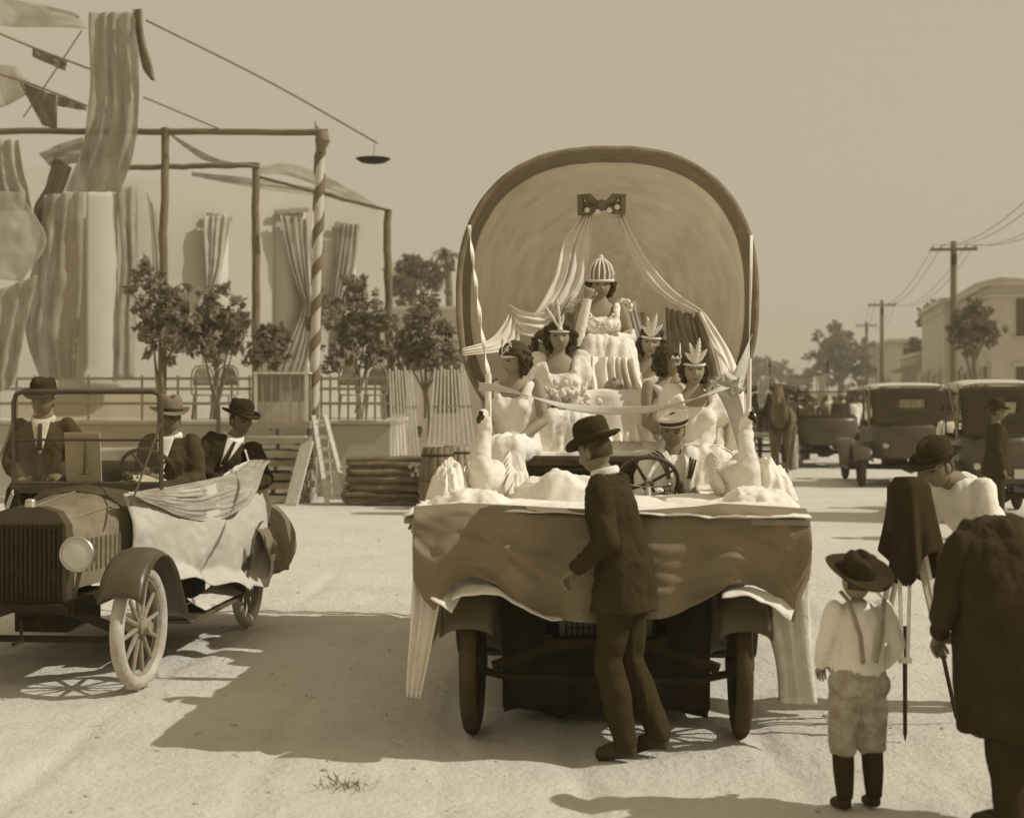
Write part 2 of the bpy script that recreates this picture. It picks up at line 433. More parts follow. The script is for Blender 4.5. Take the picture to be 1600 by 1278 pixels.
def sit_pose():
    return dict(pel=(0, 0, .10), chest=(0, -.01, .40), neck=(0, -.01, .59), head=(0, -.03, .72),
                shL=(.165, 0, .545), shR=(-.165, 0, .545), elL=(.23, -.05, .29), elR=(-.23, -.05, .29), wrL=(.12, -.26, .19), wrR=(-.12, -.26, .19),
                hipL=(.09, -.02, .09), hipR=(-.09, -.02, .09), knL=(.11, -.43, .10), knR=(-.11, -.43, .10),
                anL=(.11, -.45, -.32), anR=(-.11, -.45, -.32), toL=(.12, -.60, -.38), toR=(-.12, -.60, -.38))
def stand_pose():
    return dict(pel=(0, 0, .95), chest=(0, -.01, 1.24), neck=(0, 0, 1.44), head=(0, -.02, 1.575),
                shL=(.18, 0, 1.39), shR=(-.18, 0, 1.39), elL=(.235, .02, 1.12), elR=(-.235, .02, 1.12), wrL=(.24, -.06, .88), wrR=(-.24, -.06, .88),
                hipL=(.09, 0, .91), hipR=(-.09, 0, .91), knL=(.10, -.02, .49), knR=(-.10, -.02, .49),
                anL=(.10, .02, .08), anR=(-.10, .02, .08), toL=(.12, -.14, .03), toR=(-.12, -.14, .03))

def torso(b, J, S, e, bust=0.0, waist=1.0, low=.10, cut=False):
    pel, ch, nk = V(J['pel']), V(J['chest']), V(J['neck'])
    xs = (V(J['shL']) - V(J['shR'])).normalized(); xh = (V(J['hipL']) - V(J['hipR'])).normalized()
    up0 = (ch - pel).normalized()
    spec = [(pel - up0 * low, .14, .105, 0), (pel - up0 * low * .4, .162, .118, 0), (pel + up0 * .05, .158, .115, .05), (pel.lerp(ch, .5), .135 * waist, .100 * waist, .4),
            (pel.lerp(ch, .8), .150, .110, .7), (ch + (nk - ch) * .1, .166, .118, 1), (ch.lerp(nk, .5), .158, .105, 1), (ch.lerp(nk, .80), .115, .080, 1), (nk, .062, .058, 1)]
    if cut:      # low neckline with shoulder straps
        spec = spec[:6] + [(ch.lerp(nk, .30), .162, .112, 1)]
        f0 = (nk - ch).normalized().cross(xs); f0 = f0 if f0.y < 0 else -f0
        for sx in (-1, 1):
            s0 = ch.lerp(nk, .28) + xs * sx * .105 * S
            b.tube([s0 + f0 * (.095 * S + e), ch.lerp(nk, .72) + xs * sx * .125 * S + f0 * .055 * S, ch.lerp(nk, .80) + xs * sx * .13 * S, s0 - f0 * (.095 * S + e)], .030 * S, 8)
    rings = []
    for i, (p, rx, ry, t) in enumerate(spec):
        a = spec[max(0, i - 1)][0]; c = spec[min(len(spec) - 1, i + 1)][0]; up = (c - a).normalized()
        x = xh.lerp(xs, t); x = (x - up * x.dot(up)).normalized(); y = up.cross(x)
        ex = e if i < len(spec) - 1 else e * .4
        rings.append([p + x * ((rx * S + ex) * math.cos(2 * PI * k / 18)) + y * ((ry * S + ex) * math.sin(2 * PI * k / 18)) for k in range(18)])
    b.loft(rings)
    if bust:
        f = xs.cross(V((0, 0, 1))).normalized()
        up = (nk - ch).normalized(); f = xs.cross(up)
        fwd = -f if f.y > 0 and abs(f.y) > .3 else f
        fwd = up.cross(xs); fwd = -fwd if fwd.dot(V(J['toL']) + V(J['toR']) - 2 * pel) < 0 else fwd
        for sx in (-1, 1): b.ball(ch - up * .02 * S + xs * sx * .075 * S + fwd * (.085 * S + e), (bust * S + e * .5,) * 3, 12, 8)

def limb(b, J, ks, rs, S, e):
    pts = [V(J[k]) for k in ks]; fine = cat(pts, 9) if False else pts
    seq = []; rr = []
    for i in range(len(pts) - 1):
        for t in (0, .33, .66): seq.append(pts[i].lerp(pts[i + 1], t)); rr.append((lerp(rs[i], rs[i + 1], t) + (.006 if t == .33 else 0)) * S + e)
    seq.append(pts[-1]); rr.append(rs[-1] * S + e)
    b.tube(seq, rr, 14)
    for p, r in zip(pts, rs): b.ball(p, r * S + e, 12, 8)

def wrinkle(amp, sc=9.0, st=(1, 1, 1), sd=0.0):
    def f(p):
        q = V((p.x * st[0], p.y * st[1], p.z * st[2]))
        q = q + V((nz(q, sc * .5, sd + 20), nz(q, sc * .5, sd + 30), nz(q, sc * .5, sd + 40))) * (.9 / sc)
        a = abs(nz(q, sc * .75, sd)); c = abs(nz(q, sc * 1.7, sd + 9)); e = abs(nz(q, sc * 3.6, sd + 5))
        return amp * (min(a, .45) * 2.6 + min(c, .4) * 1.3 + e * .5 - .9)
    return f

PN = [0]
def person(label, loc, rz=0.0, S=1.0, pose='stand', J=None, head=(0, 0, 0), top=None, sleeves='long', skirt=None, coat=0.0, legs=None, shoes=True,
           hat=None, hatm=None, hair='short', skin=None, group=None, cat_='person', hands=(.5, .5), vox=.016, bust=0.0, shirt=None, hmat=None, hatrot=(0, 0, 0), hs=1.0):
    """root: feet (stand) or seat surface (sit); local frame faces -Y"""
    PN[0] += 1; rnd = random.Random(PN[0] * 17 + 3); sd = PN[0] * 3.7
    base = stand_pose() if pose == 'stand' else sit_pose()
    Jn = {k: V(v) * S for k, v in base.items()}
    for k, v in (J or {}).items(): Jn[k] = V(v) * S
    J = Jn; skin = skin or M_skin
    r = thing('person', label, cat_, loc, rz, group)
    HM = Matrix.Translation(J['head']) @ Euler(tuple(math.radians(a) for a in head), 'ZYX').to_matrix().to_4x4()
    hS = S * hs
    # skin body: one continuous surface
    b = MB(); torso(b, J, S, 0)
    hb = HM @ V((0, .015, -.075)) if True else None
    b.tube([J['neck'] - (J['neck'] - J['chest']).normalized() * .05 * S, J['neck'], J['neck'].lerp(hb, .6), hb], [.075 * S, .060 * S, .053 * S, .052 * S], 14)
    for s in 'LR':
        limb(b, J, ('sh' + s, 'el' + s, 'wr' + s), (.050, .040, .027), S, 0)
        limb(b, J, ('hip' + s, 'kn' + s, 'an' + s), (.080, .055, .038), S, 0)
        b.tube([J['an' + s] + V((0, .03 * S, -.02 * S)), J['an' + s] * .4 + J['to' + s] * .6, J['to' + s]], [.035 * S, .034 * S, .022 * S], 10)
    hg = head_geo(hS).xf(HM)
    hd = MB()
    fa = {}
    for i, s in enumerate('LR'):
        d = J['wr' + s] - J['el' + s]; sdv = V((1 if s == 'L' else -1, 0, 0)) if abs(d.normalized().x) < .8 else V((0, -1, 0))
        hand_geo(hd, J['wr' + s], d, sdv, S, hands[i], 1)
    lump('body', b, [skin, M_eye, M_lip, hmat or M_hair], r, max(vox * .85, .012), 3, None, [hg, hd])
    # top garment
    if top:
        e = .020 * S + .008
        b = MB(); torso(b, J, S, e * .85, bust, 1.05 if bust else 1.1, cut=bool(bust))
        fr = {'long': 1.0, 'half': .0, 'none': -1}[sleeves]
        for s in 'LR':
            if sleeves == 'long':
                wv = J['el' + s].lerp(J['wr' + s], .93); K = dict(J); K['wr' + s] = wv
                limb(b, K, ('sh' + s, 'el' + s, 'wr' + s), (.056, .043, .033), S, e * .5)
            elif sleeves == 'half':
                K = dict(J); K['el' + s] = J['sh' + s].lerp(J['el' + s], .6)
                limb(b, K, ('sh' + s, 'el' + s), (.06, .058), S, e * .8)
        if coat:
            pl = J['pel']; md = (J['knL'] + J['knR']) / 2; hp = pl.lerp(md, coat)
            ring = lambda c, rx, ry: [c + V((rx * math.cos(2 * PI * k / 18), ry * math.sin(2 * PI * k / 18), 0)) for k in range(18)]
            b.loft([ring(hp, .185 * S + e, .165 * S + e), ring(pl.lerp(hp, .5), .18 * S + e, .145 * S + e), ring(pl + V((0, 0, .08 * S)), .155 * S + e, .12 * S + e)])
        lump('garment', b, top, r, vox, 4, wrinkle(.014 * S, 7, (1, 1, .7), sd) if vox < .022 else None)
    if skirt:
        e = .03 * S; b = MB()
        b.ball(J['pel'], (.19 * S, .17 * S, .13 * S), 16, 10)
        kL, kR = J['knL'], J['knR']; aL, aR = J['anL'], J['anR']
        for t in (0, .25, .5, .75, 1):
            k = kL.lerp(kR, t); a = aL.lerp(aR, t); a = a + (a - (aL + aR) / 2) * .35 * skirt
            hp = J['hipL'].lerp(J['hipR'], t)
            b.tube([hp, hp.lerp(k, .5), k], [.12 * S, .115 * S, .10 * S], 10); b.tube([k, k.lerp(a, .5), k.lerp(a, .97)], [.10 * S, .105 * S, .115 * S], 10)
            b.ball(k, .10 * S)
        lump('skirt', b, skirt_m(top), r, vox, 5, wrinkle(.017 * S, 8, (2.0, .5, .30), sd))
    if legs:
        b = MB()
        for s in 'LR':
            K = dict(J); K['an' + s] = J['kn' + s].lerp(J['an' + s], .96)
            limb(b, K, ('hip' + s, 'kn' + s, 'an' + s), (.088, .072, .062), S, .008)
        b.ball(J['pel'] - V((0, 0, .03 * S)), (.165 * S, .125 * S, .12 * S), 16, 10)
        lump('trousers', b, legs, r, vox, 4, wrinkle(.011 * S, 6, (1, 1, .6), sd + 4) if vox < .022 else None)
    if shoes:
        for s in 'LR':
            b = MB(); a, t = J['an' + s], J['to' + s]; dn = V((0, 0, -1))
            hl = a + (a - t) * V((1, 1, 0)) * .32; hl.z = min(a.z, t.z + .05 * S) - .02 * S
            b.tube([hl, a * .75 + t * .25 + dn * .01 * S, a * .4 + t * .6, t, t + (t - a) * V((1, 1, 0)) * .12], [.036 * S, .047 * S, .044 * S, .036 * S, .018 * S], 12)
            b.tube([a + V((0, 0, .05 * S)), a + dn * .02 * S], .045 * S, 10)
            lump('shoe', b, M_leather, r, .013, 2)
    if hair: hair_geo(hS, hair, rnd).xf(HM).build('hair', hmat or M_hair, r)
    if hat:
        HT = HM @ Matrix.Translation(V((0, .012, .048)) * hS) @ Euler(tuple(math.radians(a) for a in hatrot)).to_matrix().to_4x4()
        h = hat_geo(hS * 1.02, hat).xf(HT).build('hat', hatm or M_felt, r, solid=.003)
        if hat in ('fedora', 'wide', 'bowler', 'straw'):
            q = MB(); q.lathe([(.0925, .014), (.0935, .016), (.0930, .036), (.0915, .038)], 30)
            q.v = [V((p.x, p.y * 1.16, p.z)) * hS * 1.02 for p in q.v]
            q.xf(HT).build('hat_band', M_leather, h)
    if shirt:   # white shirt front, collar and tie on the chest of a coat
        xs = (J['shL'] - J['shR']).normalized(); up = (J['neck'] - J['chest']).normalized(); fw = up.cross(xs)
        if fw.y > 0: fw = -fw
        e = .020 * S + .008
        def fn(u, v):
            wd = .062 * (1 - v) ** .8 + .004; p = J['neck'].lerp(J['chest'], v * 1.25) + xs * ((u - .5) * 2 * wd * S)
            ry = lerp(.066, .118, min(1, v * 1.6)) * S + e
            return p + fw * (ry + .014 * S - ((u - .5) * 2) ** 2 * .012 * S)
        sf = MB().grid(fn, 9, 14).build('shirt_front', M_white, r, solid=.004)
        q = MB(); N0 = J['neck'] + up * .012 * S
        ringp = [N0 + xs * (.074 * S * math.cos(a)) + fw * (.074 * S * math.sin(a) + .004) - up * (.028 * S * max(0, math.sin(a))) for a in [2 * PI * k / 24 for k in range(24)]]
        q.tube(ringp, .014 * S, 8, close=True, flat=1.8); q.build('collar', M_white, r)
        if shirt == 'bow':
            q = MB(); c = N0 + fw * .088 * S - up * .03 * S
            for sx in (-1, 1): q.tube([c, c + xs * sx * .025 * S, c + xs * sx * .052 * S], [.006 * S, .016 * S, .020 * S], 8)
            q.ball(c, .011 * S); q.build('bow_tie', M_suit, r)
        elif shirt == 'tie':
            def fn2(u, v):
                p = J['neck'].lerp(J['chest'], .12 + v * 1.0) + xs * ((u - .5) * (.022 + .02 * v) * S)
                return p + fw * (lerp(.07, .118, min(1, (v + .1) * 1.6)) * S + e + .020 * S)
            MB().grid(fn2, 4, 10).build('necktie', M_suit, r, solid=.006)
    return r, J, HM
_sk = [None]
def skirt_m(top): return _sk[0] or top

def feather(b, base, tip, wid, bend=V((0, 0, 0)), n=10):
    base, tip = V(base), V(tip); d = tip - base; x = d.cross(V((0, -1, 0))).normalized()
    def fn(u, v):
        c = base.lerp(tip, v) + bend * (v * v)
        wv = wid * math.sin(PI * min(1, .12 + v * .88)) ** .7
        return c + x * ((u - .5) * 2 * wv) * (1 + .25 * math.sin(v * 40)) + V((0, -1, 0)) * (wid * .35 * (1 - abs(u - .5) * 2))
    b.grid(fn, 5, n * 2); b.tube([base, tip + bend], [.003, .001], 5)
def headdress(root, HM, S, kind, rnd):
    "pale headband with an ornament of feathers or stars"
    b = MB(); pts = [V((.080 * math.cos(a), .101 * math.sin(a) + .004, .046 + .008 * math.sin(a))) * S for a in [2 * PI * k / 28 for k in range(28)]]
    if kind in ('feathers', 'plume', 'stars'):
        pts = [p * 1.06 for p in pts]
    b.tube(pts, .006 * S, 6, close=True, flat=1.6)
    hbd = b.xf(HM).build('headband', M_feather, root)
    b = MB(); o = V((0, -.108, .055)) * S
    if kind == 'feathers':
        for a, l in ((-.75, .10), (-.3, .15), (.12, .18), (.6, .12)): feather(b, o, o + V((math.sin(a) * l, .01, math.cos(a) * l)) * S, .020 * S, V((math.sin(a) * .02, 0, 0)))
    elif kind == 'plume':
        for a, l in ((-.55, .21), (-.06, .24), (.3, .12)): feather(b, o, o + V((math.sin(a) * l, .02, math.cos(a) * l)) * S, .011 * S, V((-.01, 0, 0)))
        b.ball(o, .02 * S)
    elif kind == 'stars':
        for cx, cz in ((-.05, .07), (0, .10), (.055, .075), (-.02, .03), (.03, .035)):
            c = o + V((cx, .015 + abs(cx) * .5, cz)) * S
            for k in range(5):
                a = 2 * PI * k / 5 + .3; b.tube([c, c + V((math.cos(a), 0, math.sin(a))) * .026 * S], [.007 * S, .0015 * S], 5)
            b.tube([o, c], .003 * S, 5)
    elif kind == 'drops':
        for k in range(9):
            a = PI + PI * k / 8; c = V((.085 * math.cos(a), .107 * math.sin(a), .046)) * S
            b.ball(c, .010 * S, 8, 6)
        for k in range(6): b.ball(V((.086, -.02, .03 - k * .02)) * S, .009 * S, 8, 6)
        for a, l in ((.2, .09), (.6, .08)): feather(b, V((.05, -.08, .05)) * S, V((.05 + math.sin(a) * l, -.07, .05 + math.cos(a) * l)) * S, .016 * S)
    b.xf(HM).build('ornament', M_feather, hbd, solid=.0015)

# ------------------------------------------------------------------ motor cars of the 1920s
WH = {}
def wheel_meshes(R=.38, pale=True, n=12):
    key = (R, pale, n)
    if key in WH: return WH[key]
    ry = Matrix.Rotation(PI / 2, 4, 'Y')
    t = MB(); nn = 48; pts = [V((0, (R - .042) * math.cos(2 * PI * k / nn), (R - .042) * math.sin(2 * PI * k / nn))) for k in range(nn)]
    t.tube(pts, [(.044, .042)] * nn, 12, close=True)
    for i, p in enumerate(t.v):       # tread blocks
        rr = math.hypot(p.y, p.z)
        if rr > R - .02:
            k = 1 + (.010 if (i // 12) % 2 else -.004) / R; t.v[i] = V((p.x, p.y * k, p.z * k))
    rim = MB(); ri = R - .088
    rim.lathe([(ri + .02, -.022), (ri + .02, .022), (ri, .020), (ri - .012, 0), (ri, -.020), (ri + .02, -.022)], 40, ry)
    rim.lathe([(.001, -.075), (.035, -.075), (.04, -.05), (.058, -.035), (.058, .035), (.04, .05), (.035, .075), (.001, .075)], 18, ry)
    sp = MB(); sp.tube([(0, 0, .05), (0, 0, ri * .5), (0, 0, ri)], [.018, .015, .012], 7, cap=False)
    WH[key] = (t.mesh('tyre', M_rubber if pale else M_rubber_dark), rim.mesh('wheel', M_plankd if pale else M_soot), sp.mesh('spoke', M_plankd if pale else M_soot), n)
    return WH[key]
def wheel(parent, x, y, R=.38, pale=True, n=12, steer=0, z=None):
    t, r, s, n = wheel_meshes(R, pale, n)
    w = inst('wheel', r, parent, Matrix.Translation((x, y, (R + .004) if z is None else z)) @ Matrix.Rotation(steer, 4, 'Z'))
    inst('tyre', t, w)
    for k in range(n): inst('spoke', s, w, Matrix.Rotation(2 * PI * (k + .3) / n, 4, 'X'))
    return w
def fender(parent, prof, x0, x1, name='fender', m=None, curl=.03):
    pts = cat([V((0, y, z)) for y, z in prof], 26); sx = 1 if x1 > x0 else -1
    def fn(u, v):
        p = pts[int(round(v * 25))]; x = lerp(x0, x1, u)
        return V((x, p.y, p.z - curl * (2 * u - 1) ** 4 + .012 * math.sin(PI * u)))
    f = MB().grid(fn, 9, 26).build(name, m or M_black, parent, solid=.012)
    e = MB(); e.tube([V((x1, p.y, p.z - curl)) for p in pts], .010, 6); e.build('fender_bead', m or M_black, f)
    return f
def motor_car(name, label, loc, rz, group=None, windscreen=True, top=False, body=True, pale=True, steer=0, cloth=None, lamps=True, topm=None, louv=True, root=None, steering=True, lite=False):
    "front axle at the local origin, nose towards -Y"
    r = root or thing(name, label, 'car', loc, rz, group)
    for y in (0, 2.54):
        for sx in (-1, 1): wheel(r, sx * .71, y, .38, pale, 12 if not lite else 10, steer if y == 0 else 0)
    b = MB(); b.tube([(-.68, 0, .34), (-.5, 0, .30), (.5, 0, .30), (.68, 0, .34)], .022, 8)
    b.tube([(-.60, -.02, .36), (-.3, -.02, .47), (0, -.02, .52), (.3, -.02, .47), (.60, -.02, .36)], .020, 8, flat=1.6)
    b.build('front_axle', M_soot, r)
    b = MB(); b.tube([(-.68, 2.54, .38), (-.14, 2.54, .38), (0, 2.54, .38), (.14, 2.54, .38), (.68, 2.54, .38)], [.04, .05, .13, .05, .04], 10)
    b.tube([(0, .9, .45), (0, 2.5, .38)], .035, 8); b.build('rear_axle', M_soot, r)
    b = MB()
    for sx in (-1, 1): b.bar((sx * .3, -.08, .5), (sx * .3, 2.75, .55), .05, .09)
    b.bar((-.3, -.06, .5), (.3, -.06, .5), .09, .05); b.box((0, .5, .42), (.34, .6, .22)); b.box((0, 1.9, .58), (.9, 1.3, .05))
    b.build('chassis', M_soot, r)
    # running boards and splash aprons
    for sx in (-1, 1):
        b = MB(); b.box((sx * .70, 1.30, .31), (.27, 1.20, .03)); b.build('running_board', M_black, r, bevel=.006)
        b = MB(); b.box((sx * .545, 1.30, .43), (.02, 1.25, .22)); b.build('splash_apron', M_black, r)
        fender(r, [(-.36, .60), (-.28, .74), (-.08, .845), (.12, .84), (.30, .74), (.45, .55), (.58, .38), (.74, .325)], sx * .575, sx * .845)
        fender(r, [(1.86, .325), (1.98, .40), (2.12, .60), (2.26, .78), (2.5, .86), (2.72, .81), (2.88, .66), (2.95, .52)], sx * .575, sx * .845)
    # radiator
    def rad(y, gx=0.0):
        pr = [(-.245, .50), (.245, .50), (.255, .80), (.245, 1.00), (.19, 1.085), (.09, 1.115), (-.09, 1.115), (-.19, 1.085), (-.245, 1.00), (-.255, .80)]
        return [V((x * (1 + gx), y, .80 + (z - .80) * (1 + gx))) for x, z in pr]
    b = MB(); b.loft([rad(-.005), rad(-.012), rad(.10)]); rd = b.build('radiator', M_black, r, ang=30)
    b = MB()
    for k in range(15): b.box((-.21 + k * .03, -.016, .76), (.010, .012, .50))
    for k in range(12): b.box((0, -.020, .53 + k * .042), (.44, .008, .006))
    b.build('radiator_core', M_soot, rd)
    b = MB(); b.tube([(0, .04, 1.10), (0, .04, 1.145)], [.04, .032], 12); b.ball((0, .04, 1.15), (.034, .034, .016)); b.build('filler_cap', M_nickel, rd)
    # bonnet
    def hood(y, k):
        wv = lerp(.255, .375, k); h = lerp(0, .05, k)
        pr = [(-wv, .60), (-wv, .93 + h), (-wv * .80, 1.03 + h), (-wv * .42, 1.095 + h), (0, 1.11 + h), (wv * .42, 1.095 + h), (wv * .80, 1.03 + h), (wv, .93 + h), (wv, .60)]
        return [V((x, y, z)) for x, z in pr]
    M_hood = mat('pale_bonnet_enamel', .11, .32, .35, 5, .08, 25, spec=.6)  # bonnet enamel, paler than the black enamel of the other panels
    b = MB(); b.loft([hood(.10, 0), hood(.40, .38), hood(.78, .92)]); hd = b.build('bonnet', M_hood, r, ang=62)
    b = MB(); b.tube([(0, .10, 1.113), (0, .78, 1.163)], .006, 6)
    for sx in (-1, 1): b.tube([(sx * .255 * .80, .10, 1.03), (sx * .370 * .80, .78, 1.077)], .004, 6)
    b.build('bonnet_hinge', M_nickel, hd)
    if louv:
        lm = MB(); lm.tube([(0, 0, -.10), (0, 0, .10)], [.011, .011], 8); lme = lm.mesh('louvre', M_hood)
        for sx in (-1, 1):
            for k in range(8):
                y = .26 + k * .058; inst('louvre', lme, hd, Matrix.Translation((sx * (.255 + (y - .1) / .68 * .11 + .002), y, .80)))
    # cowl and tub
    def cowl(y, wv, h):
        pr = [(-wv, .56), (-wv, .92), (-wv * .93, 1.02 + h * .6), (-wv * .6, 1.10 + h), (0, 1.135 + h), (wv * .6, 1.10 + h), (wv * .93, 1.02 + h * .6), (wv, .92), (wv, .56)]
        return [V((x, y, z)) for x, z in pr]
    b = MB(); b.loft([cowl(.78, .385, .035), cowl(.90, .45, .06), cowl(1.12, .52, .075)]); b.build('cowl', M_black, r, ang=30)
    if body:
        def tub(u, v):
            a = PI * u                                 # plan: open U from front left round the back to front right
            t = u
            if t < .38: x, y = -.56, lerp(1.12, 2.45, t / .38)
            elif t > .62: x, y = .56, lerp(2.45, 1.12, (t - .62) / .38)
            else:
                an = (t - .38) / .24 * PI; x = -.56 * math.cos(an); y = 2.45 + .38 * math.sin(an)
            zt = 1.13 + .08 * max(0, min(1, (y - 2.1) / .5)); z = lerp(.55, zt, v)
            k = 1 + .05 * math.sin(PI * v) - .05 * (1 - v)
            return V((x * k, 1.12 + (y - 1.12) * (1 + .02 * math.sin(PI * v)), z))
        tb = MB().grid(tub, 60, 8).build('tub', M_black, r, solid=.03)
        e = MB(); e.tube([tub(i / 59, 1) + V((0, 0, .012)) for i in range(60)], .022, 8); e.build('tub_roll', M_leather, tb)
        for sx in (-1, 1):
            for y0, y1 in ((1.25, 1.72), (1.95, 2.40)):
                d = MB(); d.box((sx * .588, (y0 + y1) / 2, .86), (.014, y1 - y0, .46)); dd = d.build('door', M_black, r, bevel=.004)
                h = MB(); h.tube([(sx * .60, y1 - .06, 1.0), (sx * .625, y1 - .06, 1.0), (sx * .625, y1 - .14, .995)], .008, 6); h.build('handle', M_nickel, dd)
        for y in (1.45, 2.28):
            b = MB(); b.box((0, y, .80), (1.0, .48, .20)); st = b.build('seat', M_leather, r, bevel=.05)
            b = MB()
            for k in range(12):
                x = -.48 + k * .0873; b.tube([(x, y + .24, .88), (x, y + .31, 1.22)], .05, 8)
            b.tube([(-.52, y + .30, 1.24), (.52, y + .30, 1.24)], .05, 10); b.build('backrest', M_leather, r)
    if windscreen:
        y = 1.0; b = MB(); zt = 1.83 if not top else 1.80
        fr = [(-.52, y, 1.14), (-.52, y, zt - .07), (-.505, y + .005, zt - .02), (-.46, y, zt), (.46, y, zt), (.505, y + .005, zt - .02), (.52, y, zt - .07), (.52, y, 1.14)]
        b.tube([V(p) for p in fr], .017, 8); b.tube([(-.52, y, 1.20), (.52, y, 1.20)], .016, 8)
        b.tube([(-.52, y, 1.50), (.52, y, 1.50)], .009, 8)
        ws = b.build('windscreen_frame', M_black, r)
        for z0, z1 in ((1.215, 1.49), (1.51, zt - .015)):
            g = MB(); g.box((0, y, (z0 + z1) / 2), (1.0, .004, z1 - z0)); g.build('pane', glass_mat(), ws)
        for sx in (-1, 1):
            h = MB(); h.tube([(sx * .52, y, 1.62), (sx * .50, y - .55, 1.10)], .008, 6); h.build('stay_rod', M_black, ws)
        wb = MB(); wb.box((0, y - .02, 1.165), (1.06, .03, .06)); wb.build('sill', M_black, ws)
    if steering:
        c = V((.26, 1.50, 1.27)); ax = V((0, -.62, -.78)).normalized(); Mx = ax.to_track_quat('Z', 'Y').to_matrix()
        ax = V((0, -.80, -.60)).normalized(); Mx = ax.to_track_quat('Z', 'Y').to_matrix()
        b = MB(); pts = [c + Mx @ V((.19 * math.cos(2 * PI * k / 32), .19 * math.sin(2 * PI * k / 32), 0)) for k in range(32)]
        b.tube(pts, .015, 8, close=True); sw = b.build('steering_wheel', M_black, r)
        for k in range(4):
            a = 2 * PI * k / 4 + .5; s = MB(); s.tube([c + ax * .03, c + Mx @ V((.19 * math.cos(a), .19 * math.sin(a), 0))], [.013, .009], 6); s.build('spoke', M_black, sw)
        b = MB(); b.tube([c - ax * .015, c + ax * .05], [.02, .042], 12); b.tube([c, c + ax * .75], .020, 10); b.build('steering_column', M_nickel, sw)
        b = MB()
        for sx in (-1, 1): b.tube([c + ax * .07, c + ax * .07 + V((sx * .13, 0, .02))], .006, 6); b.ball(c + ax * .07 + V((sx * .13, 0, .02)), .012)
        b.build('lever', M_nickel, sw)
    if lamps:
        for sx in (-1, 1):
            c = V((sx * .36, -.10, .84)); rx = Matrix.Translation(c) @ Matrix.Rotation(PI / 2, 4, 'X')
            b = MB(); b.lathe([(.001, -.14), (.05, -.13), (.09, -.07), (.105, 0), (.105, .02)], 24, rx); b.tube([c + V((0, .04, -.08)), c + V((-sx * .06, .08, -.30))], .014, 8)
            hl = b.build('headlight', M_black, r)
            b = MB(); b.lathe([(.105, .02), (.112, .028), (.105, .036), (.096, .030)], 24, rx); b.build('lamp_ring', M_nickel, hl)
            b = MB(); b.lathe([(.098, .026), (.07, .034), (.03, .039), (.001, .040)], 24, rx); b.build('lens', M_lens, hl)
    b = MB(); b.tube([(0, .1, .42), (0, -.10, .42), (0, -.10, .30), (0, -.22, .30)], .012, 8); b.build('starting_crank', M_soot, r)
    if top:
        tm = topm or M_leather
        def tp(u, v):
            x = lerp(-.60, .60, u); y = lerp(.92, 2.62, v)
            z = 1.97 - .06 * (2 * u - 1) ** 4 * 1 - .05 * (2 * v - 1) ** 2 - .012 * math.sin(v * 4 * PI) ** 2 + .03
            if abs(2 * u - 1) > .9: z -= .05
            return V((x, y, z))
        t = MB().grid(tp, 21, 24).build('folding_top', tm, r, solid=.015)
        def bk(u, v):
            x = lerp(-.60, .60, u) * lerp(1, .93, v); z = lerp(1.90, 1.20, v) - .04 * (2 * u - 1) ** 6 * (1 - v); return V((x, 2.62 + .16 * v + .02 * math.sin(PI * u), z))
        q = MB(); q.grid(bk, 21, 14); q.f = [f for f in q.f if not (abs(sum(q.v[i].x for i in f) / 4) < .17 and 1.50 < sum(q.v[i].z for i in f) / 4 < 1.70)]; q.m = [0] * len(q.f)
        q.build('back_curtain', M_leather, t, solid=.01)
        for sx in (-1, 1):
            qq = MB(); qq.tube([(sx * .57, 2.35, 1.15), (sx * .585, 2.2, 1.5), (sx * .59, 1.7, 1.93)], .018, 7); qq.tube([(sx * .57, 2.35, 1.15), (sx * .585, 2.5, 1.5), (sx * .59, 2.55, 1.93)], .018, 7)
            qq.build('bow', M_plankd, t); qq = MB(); qq.tube([(sx * .54, 1.0, 1.80), (sx * .59, .95, 1.95)], .014, 7); qq.build('front_stay', M_plankd, t)
        sp = MB(); sp.tube([V((.26 * math.cos(2 * PI * k / 24), 2.93, .80 + .26 * math.sin(2 * PI * k / 24))) for k in range(24)], .06, 8, close=True)
        b = MB(); b.box((-.28, 2.90, .70), (.36, .012, .13)); b.build('number_plate', M_paper, r)
        b = MB(); b.tube([(.4, 2.88, .8), (.4, 2.95, .8)], [.05, .045], 12); b.build('tail_lamp', M_nickel, r)
    return r

